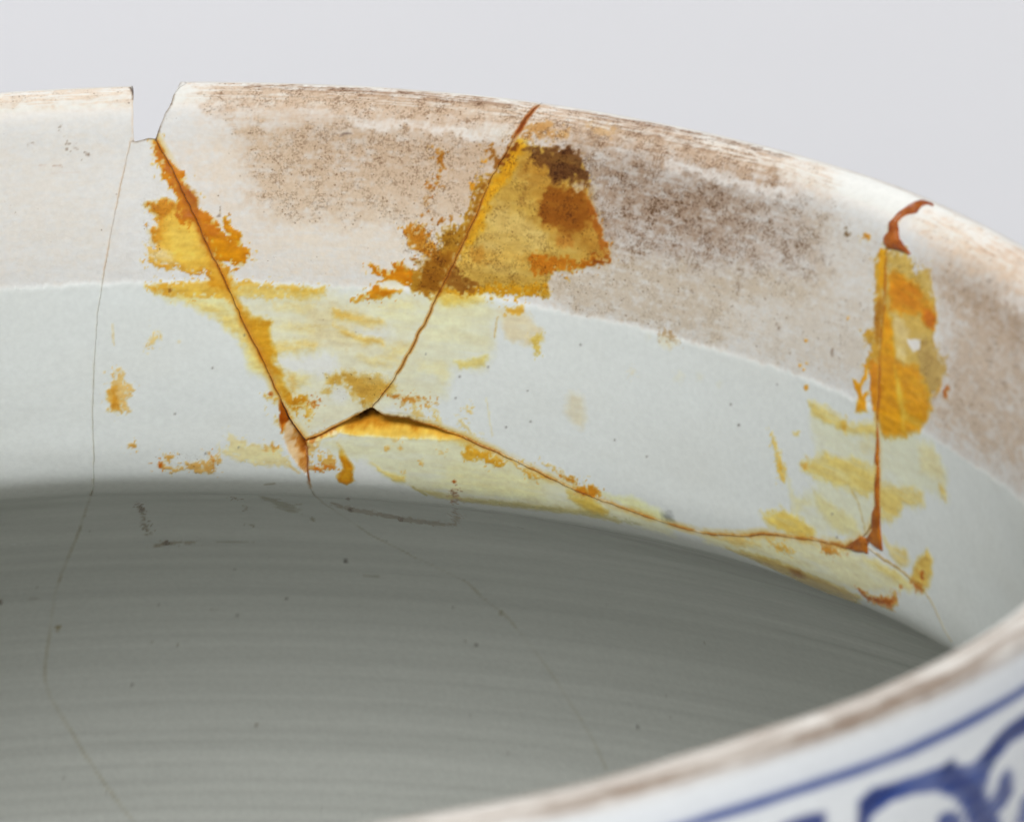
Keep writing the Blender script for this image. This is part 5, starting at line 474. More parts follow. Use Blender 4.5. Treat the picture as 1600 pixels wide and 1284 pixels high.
# ---------- small maths helpers ----------
def _h(ix, iy, s):
    x = (ix.astype(np.int64)*374761393 + iy.astype(np.int64)*668265263 + s*2147483647) & 0xffffffff
    x = ((x ^ (x >> 13))*1274126177) & 0xffffffff; x = ((x ^ (x >> 16))*2246822519) & 0xffffffff
    return ((x ^ (x >> 15)) & 0xffffff)/16777215.
def vn(x, y, s=0):
    ix, iy = np.floor(x), np.floor(y); fx, fy = x-ix, y-iy; fx = fx*fx*(3-2*fx); fy = fy*fy*(3-2*fy)
    a, b, c, d = _h(ix, iy, s), _h(ix+1, iy, s), _h(ix, iy+1, s), _h(ix+1, iy+1, s)
    return (a*(1-fx)+b*fx)*(1-fy) + (c*(1-fx)+d*fx)*fy
def fbm(x, y, s=0, o=4):
    r = 0; a = .5
    for k in range(o): r = r + a*vn(x, y, s+17*k); x, y, a = x*2.03+5.1, y*2.03+1.7, a*.5
    return r/(1-.5**o)
def sm(a, b, x):
    t = np.clip((x-a)/(b-a), 0, 1); return t*t*(3-2*t)
def seg_dist(P, A, B):
    d = B-A; L = (d*d).sum(-1)+1e-12
    t = np.clip(((P-A)*d).sum(-1)/L, 0, 1); q = A+t[..., None]*d
    return q
def poly_sd(x, y, poly):
    """signed distance, negative inside"""
    p = np.asarray(poly, float); n = len(p); best = np.full(x.shape, 1e9); ins = np.zeros(x.shape, bool)
    for i in range(n):
        ax, ay = p[i]; bx, by = p[(i+1) % n]; dx, dy = bx-ax, by-ay
        t = np.clip(((x-ax)*dx+(y-ay)*dy)/(dx*dx+dy*dy+1e-12), 0, 1)
        best = np.minimum(best, (x-ax-t*dx)**2+(y-ay-t*dy)**2)
        if by != ay: ins ^= ((ay > y) != (by > y)) & (x < (bx-ax)*(y-ay)/(by-ay)+ax)
    return np.where(ins, -1, 1)*np.sqrt(best)
def line_d(x, y, pl):
    best = np.full(x.shape, 1e9)
    for (ax, ay), (bx, by) in zip(pl[:-1], pl[1:]):
        dx, dy = bx-ax, by-ay; t = np.clip(((x-ax)*dx+(y-ay)*dy)/(dx*dx+dy*dy+1e-12), 0, 1)
        best = np.minimum(best, (x-ax-t*dx)**2+(y-ay-t*dy)**2)
    return np.sqrt(best)
def lin(c):
    c = np.asarray(c, float)/255.; return np.where(c < .04045, c/12.92, ((c+.055)/1.055)**2.4)
def rough_line(pl, seed, step=.35, amp=.05):
    """a crack line with the small irregularities of a real break"""
    out = [np.array(pl[0], float)]
    for a, b in zip(pl[:-1], pl[1:]):
        a, b = np.array(a, float), np.array(b, float); n = max(1, int(np.linalg.norm(b-a)/step))
        for k in range(1, n+1): out.append(a+(b-a)*k/n)
    out = np.array(out); k = np.arange(len(out))*.55
    j = np.stack([vn(k, k*0, seed)-.5, vn(k, k*0, seed+9)-.5], -1)*2*amp; j[0] = 0; j[-1] = 0
    return out+j
CR = {k: rough_line(p, i*31, amp=.04 if k in ('C1', 'C6') else .07) for i, (k, p) in enumerate(CRACKS.items())}
NL, NB, NR = (rough_line(NOTCH[k], 500+i, amp=.05) for i, k in enumerate('LBR'))
FINE = .165; VSEAM = 3+FINE*290
def clip_seam(p):
    k = int(np.argmax(p[:, 1] > VSEAM)) if (p[:, 1] > VSEAM).any() else len(p)
    e = p[k-1] if k == len(p) else p[k-1]+(p[k]-p[k-1])*(VSEAM-p[k-1, 1])/(p[k, 1]-p[k-1, 1])
    return np.concatenate([p[:k], [[e[0], VSEAM]]])
up = lambda p: np.array([[p[0], -1.]])
D2 = math.radians
H1, H6, H5 = clip_seam(CR['C1']), clip_seam(CR['C6']), clip_seam(CR['C5b'])
cat = np.concatenate
# outlines of the sherds
POLY = {
 'GAP': cat([up(NL[0]), NL, NB[1:], NR[1:], up(NR[-1])]),
 'B': cat([H1[::-1][:-1], NB, CR['C2'][1:], H6[1:]]),
 'C': cat([up(NR[-1]), NR[::-1], CR['C2'][1:], CR['C4a'][1:], CR['C3'][::-1][1:], up(CR['C3'][0])]),
 'D': cat([up(CR['C3'][0]), CR['C3'], CR['C4b'][1:], CR['C5'][::-1][1:], up(CR['C5'][0])]),
 'F': cat([CR['C4a'], CR['C4b'][1:], H5[1:], H6[::-1][:-1]]),
}
IDS = {'GAP': 1, 'B': 2, 'C': 3, 'D': 4, 'F': 5}

# ---------- grid over the jar ----------
deg = cat([np.degrees(np.arange(D2(-9.5), D2(96), FINE/UREF)), np.arange(96.8, 120, 1.), np.degrees(np.arange(D2(120.5), D2(172), .7/UREF)), np.arange(173, 350, 1.7)])
th = np.radians(deg); us = th*UREF; I = len(us)
us_w = np.radians(np.where(deg > 180, deg-360, deg))*UREF
vs = cat([np.arange(0, 3, .16), np.arange(3, 52, FINE), np.arange(52, 129, .62), np.arange(131, VMAX-3, 6.), [VMAX]]); J = len(vs)
U, V = np.meshgrid(us_w, vs); Uf, _ = np.meshgrid(us, vs)
nfine = int((deg < 96).sum()); 
# face ids from the sherd outlines
fu = (Uf[:-1, :-1]+Uf[1:, 1:])/2; fv = (V[:-1, :-1]+V[1:, 1:])/2
fu = np.concatenate([fu, np.full((J-1, 1), 350*UREF*math.pi/180)], 1); fv = np.concatenate([fv, fv[:, :1]], 1)
fid = np.zeros((J-1, I), int)
for k in ('B', 'C', 'D', 'F', 'GAP'):
    p = POLY[k]; m = (fu > p[:, 0].min()) & (fu < p[:, 0].max()) & (fv < p[:, 1].max())
    s = np.zeros(fid.shape, bool); s[m] = poly_sd(fu[m], fv[m], p) < 0
    fid[s & (fid != 1)] = IDS[k]
# vertices on the borders slide onto the crack lines
roll = np.roll(fid, 1, axis=1)
pad = lambda a, top: np.vstack([a[:1] if top else a, a if top else a[-1:]])
q = np.stack([pad(fid, 1), np.vstack([fid, fid[-1:]]), pad(roll, 1), np.vstack([roll, roll[-1:]])])
border = (q.max(0) != q.min(0))
segA, segB, segG = [], [], []
GAPW = {'C1': .001, 'C6': .001, 'C2': .042, 'C3': .032, 'C4a': .035, 'C4b': .032, 'C5': .04, 'C5b': .015}
for k, p in [(k, {'C1': H1, 'C6': H6, 'C5b': H5}.get(k, p)) for k, p in CR.items()]+[('N', NL), ('N', NB), ('N', NR), ('x', np.array([H1[-1], H6[-1]])), ('x', np.array([H6[-1], H5[-1]]))]:
    segA.append(p[:-1]); segB.append(p[1:]); g_ = np.full(len(p)-1, GAPW.get(k, 0. if k == 'x' else 0.))
    if k[:2] == 'C4': g_ = g_+.13*np.exp(-(np.linalg.norm(p[:-1]-CR['C4b'][0], axis=1)/3.)**2)     # the hole where three breaks meet
    segG.append(g_)
for p in (NL[0], NR[-1], CR['C3'][0], CR['C5'][0]):
    segA.append(np.array([[p[0], -1.]])); segB.append(np.array([[p[0], p[1]]])); segG.append(np.array([.03]))
segA, segB, segG = cat(segA), cat(segB), cat(segG)
bj, bi = np.where(border)
PB = np.stack([Uf[bj, bi], V[bj, bi]], -1); NPB = PB.copy(); GB = np.zeros(len(PB))
for n in range(len(PB)):
    sc_ = np.array([1., FINE/max(FINE, vs[min(bj[n]+1, J-1)]-vs[bj[n]])]); qq = seg_dist((PB[n]*sc_)[None], segA*sc_, segB*sc_)/sc_; d = (((qq-PB[n])*sc_)**2).sum(-1); k = d.argmin(); NPB[n] = qq[k]; GB[n] = segG[k]
NPB[:, 1] = np.where(bj == 0, 0, np.maximum(NPB[:, 1], .02))
mv = NPB-PB; l = np.linalg.norm(mv, axis=1); lim = np.where(vs[bj] < 52, .25, .6); mv *= np.minimum(1, lim/np.maximum(l, 1e-9))[:, None]
SU, SV = Uf.copy(), V.copy(); SU[bj, bi] += mv[:, 0]; SV[bj, bi] += mv[:, 1]
HALF = np.zeros(U.shape); HALF[bj, bi] = GB
du = SU-Uf; XU = U+du                        # coordinates in [-180, 180] for shape and paint

# ---------- relief of the inside wall ----------
LV = lambda u: np.interp(u, LEDGE_U, LEDGE_V)
wob = .35*(fbm(XU*.9, XU*0, 3)-.5)+.25*(vn(XU*3, XU*0, 8)-.5)
gl_edge = LV(XU)+wob
glz = sm(-.4, .45, SV-gl_edge)              # 1 on the glaze
edge_roll = np.exp(-((SV-gl_edge-.45)/.45)**2)
DEP = -.06*glz - .035*edge_roll*sm(.35, .75, fbm(XU*.22, XU*0, 5))
bis = (1-glz)
DEP += bis*(.06*(fbm(XU*.25, SV*.5, 21)-.5) + .012*(fbm(XU*1.1, SV*3.5, 22)-.5))
DEP += glz*.22*(fbm(XU*.07, SV*.12, 25)-.5)
ins_ = sm(46, 55, SV)
ring = lambda f, s: fbm(SV*f+.02*XU, XU*.012, s, 3)-.5
DEP += sm(48, 72, SV)*(.09*ring(.22, 61)+.06*ring(.6, 62)+.04*ring(1.1, 63))
DEP += .15*sm(79.6, 81.6, SV-.02*XU)*ins_
chipmask = np.zeros(U.shape)
OWN = {}
for c in CHIPS:
    p = np.array(c['p']); sl = (slice(np.searchsorted(vs, p[:, 1].min()-1), np.searchsorted(vs, p[:, 1].max()+1)), slice(np.searchsorted(us, p[:, 0].min()-1), np.searchsorted(us, p[:, 0].max()+1)))
    x, y = SU[sl], SV[sl]; lo = np.array(c['low'])
    x2 = x+.18*(fbm(x*1.6, y*1.6, 71)-.5); sd = poly_sd(x2, y, p); dl = line_d(x2, y, lo)
    dd = np.clip(np.minimum(c['d'], dl*c['k']), 0, None)*(sd < 0)
    if c['sh'] == 'B': dd = np.minimum(dd, .06+np.maximum(0, -sd)*1.5)+.10*(fbm(x*3, y*3, 72)-.5)*(sd < 0)
    else: dd += .08*(fbm(x*2, y*2, 73)-.5)*(sd < 0)
    f = np.zeros(U.shape); f[sl] = dd; OWN[IDS[c['sh']]] = OWN.get(IDS[c['sh']], 0)+f; chipmask[sl] = np.maximum(chipmask[sl], sd < -.03)

# ---------- colour of the inside: fired clay, glaze, soiling, glue, painted shading ----------
N = U.shape
X, Y = XU, SV
bisque = lin((217, 218, 217)); glaze = lin((221, 225, 222))
WHITE = .80/lin(222)
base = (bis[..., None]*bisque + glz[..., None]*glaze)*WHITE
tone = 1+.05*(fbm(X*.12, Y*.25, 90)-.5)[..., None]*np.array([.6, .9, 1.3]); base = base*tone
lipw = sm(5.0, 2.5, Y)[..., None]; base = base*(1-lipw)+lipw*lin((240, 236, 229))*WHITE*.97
inw = sm(45.0, 47.5, Y)[..., None]; base = base*(1-inw)+inw*lin((198, 200, 194))*WHITE*.98     # inside glaze painted greyer to deepen the belly's shade
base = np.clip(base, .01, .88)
rough = .17*glz+.62*bis; rough = rough-.18*lipw[..., 0]
grime = np.zeros(N); film = np.zeros(N)
wx = fbm(X*.8, Y*.8, 101)-.5; wy = fbm(X*.8, Y*.8, 102)-.5; wx2 = fbm(X*2.3, Y*2.3, 103, 2)-.5; wy2 = fbm(X*2.3, Y*2.3, 104, 2)-.5
spn = .6*vn(X*3.3, Y*3.3, 111)+.4*vn(X*6.5, Y*6.5, 112); spb = fbm(X*.9, Y*1.6, 113)
streak = fbm(X*.35, Y*3.2, 114, 3); lipst = 1.8*sm(.38, .72, fbm(X*.28, Y*5., 115, 3))
def glaze_over(a, b, o):      # a translucent film over the colour below
    return np.exp(np.log(np.maximum(a, .004))*(1-o)+np.log(np.maximum(b, .004))*o)
def box(p, m):
    return (slice(max(0, np.searchsorted(vs, p[:, 1].min()-m)), np.searchsorted(vs, p[:, 1].max()+m)), slice(max(0, np.searchsorted(us[:nfine], p[:, 0].min()-m)), np.searchsorted(us[:nfine], p[:, 0].max()+m)))
def mask(st, extra=1.):
    st['s'] = max(st['s']*(1.5 if st['s'] >= .25 else 1.), .14)
    p = np.array(st['p']); m = st['s']*2+st['r']*1.5+.3; sl = box(p, m)
    x = X[sl]+st['r']*extra*(2.2*wx[sl]+1.8*wx2[sl]); y = Y[sl]+st['r']*extra*(1.8*wy[sl]+1.8*wy2[sl])
    return sl, poly_sd(x, y, p)
# general soiling of the rest of the unglazed band and the lip
grime += bis*.10*sm(.35, .7, fbm(X*.1, Y*.2, 120))
out_of_view = ((Uf > us[nfine-1]) | (Uf < -9*UREF*math.pi/180))
lipband = np.exp(-((Y-.6)/1.1)**2)
for g in GRIME:
    sl, sd = mask(g); a = sm(g['s'], -g['s'], sd)*bis[sl]
    if g['d'] < 0:
        grime[sl] *= 1-a*.9; t = lin(g['c'])*WHITE; base[sl] = base[sl]*(1-(a*g['o'])[..., None])+(a*g['o'])[..., None]*t; continue
    a2 = a*(.35+1.3*spb[sl])*np.clip(.5+1.0*np.where(Y[sl] < 2.6, lipst[sl], streak[sl]), 0, 1.5)*np.clip(.55+.9*spn[sl], 0, 1.3); a2 = np.clip(a2, 0, 1)
    grime[sl] = np.maximum(grime[sl], g['d']*a2)
    t = lin(g['c'])/lin(224)*.80*np.array([1.03, .94, .78]); o = (g['o']*(.72 if g['d'] > .7 else 1.)*a2)[..., None]; base[sl] = base[sl]*(1-o)+o*t
for st in STAINS_AND_SHADING:
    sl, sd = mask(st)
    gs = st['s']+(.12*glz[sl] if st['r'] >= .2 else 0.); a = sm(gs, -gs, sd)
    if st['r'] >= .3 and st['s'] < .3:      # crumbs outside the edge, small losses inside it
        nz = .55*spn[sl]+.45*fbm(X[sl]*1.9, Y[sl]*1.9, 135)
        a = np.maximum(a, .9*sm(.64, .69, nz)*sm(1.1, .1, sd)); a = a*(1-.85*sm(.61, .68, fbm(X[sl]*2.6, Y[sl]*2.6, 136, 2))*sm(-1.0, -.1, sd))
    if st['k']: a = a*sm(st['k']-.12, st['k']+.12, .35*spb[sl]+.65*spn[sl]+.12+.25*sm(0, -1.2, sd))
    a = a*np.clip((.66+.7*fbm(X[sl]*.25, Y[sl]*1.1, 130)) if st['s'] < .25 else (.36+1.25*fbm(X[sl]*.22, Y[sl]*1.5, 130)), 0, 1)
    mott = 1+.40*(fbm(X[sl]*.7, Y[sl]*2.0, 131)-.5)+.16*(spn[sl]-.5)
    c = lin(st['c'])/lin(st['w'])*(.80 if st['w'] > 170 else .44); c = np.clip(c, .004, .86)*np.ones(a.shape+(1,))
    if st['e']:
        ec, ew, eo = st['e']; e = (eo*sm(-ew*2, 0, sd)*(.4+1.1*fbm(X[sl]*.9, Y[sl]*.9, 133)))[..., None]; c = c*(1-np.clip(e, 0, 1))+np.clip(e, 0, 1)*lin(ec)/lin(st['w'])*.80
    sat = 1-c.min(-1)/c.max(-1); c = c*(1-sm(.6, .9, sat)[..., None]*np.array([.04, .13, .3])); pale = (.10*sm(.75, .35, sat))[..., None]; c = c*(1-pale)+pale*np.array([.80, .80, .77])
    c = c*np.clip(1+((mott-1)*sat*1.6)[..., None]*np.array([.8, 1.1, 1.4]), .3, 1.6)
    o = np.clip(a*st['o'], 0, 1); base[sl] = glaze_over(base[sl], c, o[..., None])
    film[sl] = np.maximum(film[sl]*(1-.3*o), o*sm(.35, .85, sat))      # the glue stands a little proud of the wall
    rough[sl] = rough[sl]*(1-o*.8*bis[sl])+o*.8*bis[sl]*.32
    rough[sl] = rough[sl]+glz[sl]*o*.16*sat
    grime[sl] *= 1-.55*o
for g in PITS:
    sl, sd = mask(g); grime[sl] = np.maximum(grime[sl], g['d']*sm(g['s'], -g['s'], sd)*(.3+1.3*spb[sl])*(1-.6*glz[sl]))
DEP -= film*(.045+.06*(fbm(X*.8, Y*1.6, 171)-.3))
# brown edges along the breaks
def crack_tint(pl, col, w, op, ref=222):
    p = np.asarray(pl); sl = box(p, 1.2+w*1.6); d = line_d(X[sl], Y[sl], p)
    o = (op*sm(w*1.6, w*.4, d)*np.clip((3.2*fbm(X[sl]*.4, Y[sl]*.4, 141)-.75)*(.65+.7*vn(X[sl]*2.2, Y[sl]*2.2, 142))+.0, .12 if w > .5 else .3, 1.2))[..., None]; o = np.clip(o, 0, 1); base[sl] = glaze_over(base[sl], lin(col)/lin(ref)*(.8 if ref > 170 else .58), o)
C1n = CR['C1'][CR['C1'][:, 1] < 46.4]; C1d = CR['C1'][CR['C1'][:, 1] >= 46]
crack_tint(C1n[C1n[:, 1] < 22], (214, 182, 148), .10, .45); crack_tint(C1n[C1n[:, 1] > 21], (196, 190, 168), .10, .3); crack_tint(C1d[C1d[:, 1] < 84], (92, 86, 70), .16, .5, 118); crack_tint(C1d[C1d[:, 1] >= 83], (102, 98, 84), .15, .32, 118)
c6 = CR['C6']; crack_tint(c6[c6[:, 1] < 48], (150, 95, 50), .15, .8); crack_tint(c6[(c6[:, 1] > 47) & (c6[:, 1] < 92)], (94, 90, 76), .17, .4, 118); crack_tint(c6[c6[:, 1] > 91], (104, 101, 88), .17, .2, 122)
for k in ('C2', 'C4b', 'C5'): crack_tint(CR[k][CR[k][:, 1] > 4], (216, 158, 56), .62, .30)
for k in ('C2', 'C3', 'C4a', 'C4b', 'C5'): crack_tint(CR[k], (170, 92, 22), .2, .5)
crack_tint(CR['C5b'], (190, 150, 70), .15, .8); crack_tint(CR['C3'][CR['C3'][:, 1] < 5], (150, 72, 25), .28, .9)
crack_tint(NR[NR[:, 1] > 2.], (110, 92, 75), .16, .9); crack_tint(NL, (215, 195, 175), .2, .5); crack_tint(NL[NL[:, 1] < 2.2], (95, 75, 60), .12, .9); crack_tint(NB, (140, 125, 110), .12, .7)
# paint and soil on the outside wall
ob = np.ones(N+(3,))*lin((226, 229, 230))*WHITE; orough = np.full(N, .09)*np.ones(N); ogr = np.zeros(N)
ov = V; n1 = fbm(U*.35, ov*1.6, 151); n2 = fbm(U*.9, ov*2.5, 152)
ob = ob*(1-sm(4.0, 1.5, ov)[..., None])+sm(4.0, 1.5, ov)[..., None]*lin((248, 246, 240))*WHITE*.97
lw = .5*(.75+.5*fbm(U*.12, U*0, 153)); lc = 5.95+.25*(fbm(U*.05, U*0, 154)-.5)
bl = sm(lw*1.5, lw*.45, np.abs(ov-lc))*(.72+.35*n1); halo = .28*np.exp(-np.abs(ov-lc+.3)/.7)
o = np.clip(halo, 0, 1)[..., None]; ob = ob*(1-o)+o*lin((170, 185, 225))*.8
o = np.clip(bl, 0, .95)[..., None]; ob = ob*(1-o)+o*lin((10, 74, 172))*.68
pb = np.array([deg > 119, deg < 187]).all(0)
for b in BLUE:
    p = np.array(b['p']); i0, i1 = np.searchsorted(us, p[:, 0].min()-1.5), np.searchsorted(us, p[:, 0].max()+1.5); j1 = np.searchsorted(vs, p[:, 1].max()+1.5)
    if i1 <= i0: continue
    sl = (slice(0, j1), slice(i0, i1)); x = Uf[sl]+b['r']*2*(fbm(Uf[sl]*.7, V[sl]*.7, 161)-.5); y = V[sl]+b['r']*2*(fbm(Uf[sl]*.7, V[sl]*.7, 162)-.5)
    o = (b['o']*sm(b['s'], -b['s'], poly_sd(x, y, p))*(.75+.45*n1[sl]))[..., None]; o = np.clip(o, 0, 1); ob[sl] = ob[sl]*(1-o)+o*lin(np.array(b['c'])*np.array([.22, .8, 1.0]))*.85
worn = np.exp(-((ov-1.95)/1.25)**4)*np.clip(1.5*fbm(U*.16, ov*2.6, 156)+.5*n2-.2+.7*(fbm(U*.07, ov*.3, 155)-.5), .15, 1)
worn2 = np.exp(-((ov-.05)/.3)**2)*.5*n1*1.6
nearw = ((deg > 110) | (deg < -9.4))[None]*np.ones(N)
o = np.clip(worn*.85+.30*np.exp(-((ov-.7)/.8)**2)*n1*1.6+worn2, 0, .92)[..., None]*np.clip(nearw+.5, 0, 1)[..., None]; ob = ob*(1-o)+o*lin((150, 122, 98))*.8; ogr += o[..., 0]*.4
orough = np.maximum(orough, .5*sm(3.6, 2.8, ov))
o = (nearw*np.exp(-((Y-.7)/.7)**2)*np.clip(.3+1.0*n1, 0, 1)*.9)[..., None]; base = base*(1-o)+o*lin((186, 160, 138))*.8

# ---------- materials ----------
def nodes(name):
    m = bpy.data.materials.new(name); m.use_nodes = True; nt = m.node_tree; b = nt.nodes['Principled BSDF']; return m, nt, b
def math_n(nt, op, a, b=None, c=None):
    n = nt.nodes.new('ShaderNodeMath'); n.operation = op
    for i, v in enumerate((a, b, c)):
        if v is None: continue
        if isinstance(v, (int, float)): n.inputs[i].default_value = v
        else: nt.links.new(v, n.inputs[i])
    return n.outputs[0]
def noise_n(nt, scale, detail=3, rough=.55, vec=None):
    n = nt.nodes.new('ShaderNodeTexNoise'); n.inputs['Scale'].default_value = scale; n.inputs['Detail'].default_value = detail; n.inputs['Roughness'].default_value = rough
    if vec: nt.links.new(vec, n.inputs['Vector'])
    return n.outputs['Fac']
def smooth_n(nt, x, lo, hi):
    n = nt.nodes.new('ShaderNodeMapRange'); n.interpolation_type = 'SMOOTHSTEP'
    nt.links.new(x, n.inputs['Value'])
    for k, v in (('From Min', lo), ('From Max', hi)):
        if isinstance(v, (int, float)): n.inputs[k].default_value = v
        else: nt.links.new(v, n.inputs[k])
    return n.outputs['Result']
def mix_n(nt, f, a, b):
    n = nt.nodes.new('ShaderNodeMix'); n.data_type = 'RGBA'
    for v, i in ((f, 0), (a, 6), (b, 7)):
        if isinstance(v, (int, float)): n.inputs[i].default_value = v
        elif isinstance(v, tuple): n.inputs[i].default_value = v
        else: nt.links.new(v, n.inputs[i])
    return n.outputs[2]
def porcelain():
    m, nt, b = nodes('porcelain')
    ca = nt.nodes.new('ShaderNodeVertexColor'); ca.layer_name = 'pigment'
    fa = nt.nodes.new('ShaderNodeVertexColor'); fa.layer_name = 'finish'
    sp = nt.nodes.new('ShaderNodeSeparateColor'); nt.links.new(fa.outputs['Color'], sp.inputs[0])
    R, Gm, Bz = sp.outputs
    tc = nt.nodes.new('ShaderNodeTexCoord').outputs['Object']
    # fine pitted dirt in the unglazed clay, denser where the soil attribute is high
    Gp = math_n(nt, 'MULTIPLY', math_n(nt, 'MAXIMUM', math_n(nt, 'SUBTRACT', Gm, .07), 0), math_n(nt, 'MULTIPLY_ADD', smooth_n(nt, noise_n(nt, 650, 1, .6, tc), .35, .68), 1.5, .25))
    def dots(scale, lim):
        v = nt.nodes.new('ShaderNodeTexVoronoi'); v.inputs['Scale'].default_value = scale; nt.links.new(tc, v.inputs['Vector'])
        c = nt.nodes.new('ShaderNodeSeparateColor'); nt.links.new(v.outputs['Color'], c.inputs[0])
        on = smooth_n(nt, math_n(nt, 'SUBTRACT', math_n(nt, 'MULTIPLY', Gp, lim), c.outputs[0]), -.002, .03)
        rad = math_n(nt, 'MULTIPLY_ADD', c.outputs[1], .55, .2)
        core = smooth_n(nt, math_n(nt, 'SUBTRACT', rad, v.outputs['Distance']), -.12, .2)
        return math_n(nt, 'MULTIPLY', math_n(nt, 'MULTIPLY', on, core), math_n(nt, 'MULTIPLY_ADD', c.outputs[2], .55, .4))
    soil = math_n(nt, 'MULTIPLY', smooth_n(nt, noise_n(nt, 3700, 1, .7, tc), .42, .66), math_n(nt, 'MULTIPLY', Gp, .72))
    spk = math_n(nt, 'MINIMUM', math_n(nt, 'MAXIMUM', math_n(nt, 'MULTIPLY', dots(4600, .62), .75), soil), .92)
    mu = nt.nodes.new('ShaderNodeMix'); mu.data_type = 'RGBA'; mu.blend_type = 'MULTIPLY'; mu.inputs[0].default_value = 1
    nt.links.new(ca.outputs['Color'], mu.inputs[6]); mu.inputs[7].default_value = (.30, .20, .12, 1)
    col = mix_n(nt, spk, ca.outputs['Color'], mu.outputs[2])
    # throwing rings of the inside, fine ridges that follow the wheel
    mp = nt.nodes.new('ShaderNodeMapping'); mp.inputs['Scale'].default_value = (5, 5, 640); nt.links.new(tc, mp.inputs['Vector'])
    rings = math_n(nt, 'MULTIPLY', math_n(nt, 'SUBTRACT', noise_n(nt, 1.0, 1, .6, mp.outputs[0]), .5), Bz)
    ringtone = math_n(nt, 'MULTIPLY', rings, .26)
    g = noise_n(nt, 1500, 1, .6, tc); gv = math_n(nt, 'ADD', math_n(nt, 'MULTIPLY_ADD', g, .14, .93), ringtone)
    hs = nt.nodes.new('ShaderNodeHueSaturation'); nt.links.new(col, hs.inputs['Color']); nt.links.new(gv, hs.inputs['Value'])
    nt.links.new(hs.outputs[0], b.inputs['Base Color'])
    nt.links.new(math_n(nt, 'ADD', R, math_n(nt, 'MULTIPLY', spk, .15)), b.inputs['Roughness'])
    b.inputs['IOR'].default_value = 1.5; nt.links.new(math_n(nt, 'MULTIPLY', smooth_n(nt, R, .6, .12), .42), b.inputs['Specular IOR Level'])
    bump = nt.nodes.new('ShaderNodeBump'); bump.inputs['Distance'].default_value = .00005
    bump.inputs['Strength'].default_value = 1
    hgt = math_n(nt, 'MULTIPLY', noise_n(nt, 1800, 1, .65, tc), smooth_n(nt, R, .2, .6))
    hgt = math_n(nt, 'ADD', hgt, math_n(nt, 'MULTIPLY', rings, 1.0)); nt.links.new(hgt, bump.inputs['Height'])
    nt.links.new(bump.outputs[0], b.inputs['Normal'])
    return m
def glue(name, c1, c2, rgh):
    m, nt, b = nodes(name)
    tc = nt.nodes.new('ShaderNodeTexCoord').outputs['Object']
    f = smooth_n(nt, noise_n(nt, 700, 4, .6, tc), .35, .65); nt.links.new(mix_n(nt, f, c1, c2), b.inputs['Base Color'])
    b.inputs['Roughness'].default_value = rgh
    bump = nt.nodes.new('ShaderNodeBump'); bump.inputs['Distance'].default_value = .0002; bump.inputs['Strength'].default_value = .5
    nt.links.new(noise_n(nt, 900, 4, .6, tc), bump.inputs['Height']); nt.links.new(bump.outputs[0], b.inputs['Normal'])
    return m
PORC = porcelain()
GLUE = {'red': glue('old_glue_red', (.46, .13, .018, 1), (.28, .06, .01, 1), .34), 'orange': glue('old_glue_orange', (.50, .16, .012, 1), (.32, .085, .01, 1), .38),
        'dark': glue('glue_in_crack', (.16, .05, .01, 1), (.06, .02, .006, 1), .5)}

# ---------- the jar ----------
jar = bpy.data.objects.new('porcelain_jar', None); scene.collection.objects.link(jar); jar.location = (0, 0, -.249)
jar.empty_display_size = .05
jar['label'] = 'cracked white porcelain jar with amber glue stains and blue scrolls outside the rim'; jar['category'] = 'jar'
def part(name, verts, faces_flat, loops, mat, smooth=None, attrs=None, label=None):
    me = bpy.data.meshes.new(name); nv = len(verts); nf = len(loops)
    me.vertices.add(nv); me.vertices.foreach_set('co', ((verts)*MM-np.array([0, 0, -.249])).astype(np.float32).ravel())
    me.loops.add(len(faces_flat)); me.loops.foreach_set('vertex_index', faces_flat.astype(np.int32))
    me.polygons.add(nf); st = np.concatenate([[0], np.cumsum(loops)[:-1]]); me.polygons.foreach_set('loop_start', st.astype(np.int32))
    me.update(calc_edges=True); me.validate()
    sm_ = np.ones(nf, bool) if smooth is None else smooth
    if len(me.polygons) == nf: me.polygons.foreach_set('use_smooth', sm_)
    for an, a in (attrs or {}).items():
        at = me.color_attributes.new(an, 'FLOAT_COLOR', 'POINT'); at.data.foreach_set('color', np.concatenate([a, np.ones((nv, 1))], 1).astype(np.float32).ravel())
    me.materials.append(mat)
    o = bpy.data.objects.new(name, me); scene.collection.objects.link(o); o.parent = jar
    if label: o['label'] = label
    return o
rough = np.where(chipmask > 0, .7, rough)
FIN_IN = np.stack([np.clip(rough, .05, .9), np.clip(grime, 0, 1), sm(52, 78, SV)], -1); FIN_OUT = np.stack([orough, ogr, np.zeros(N)], -1)
vidx = np.arange(J*I).reshape(J, I)
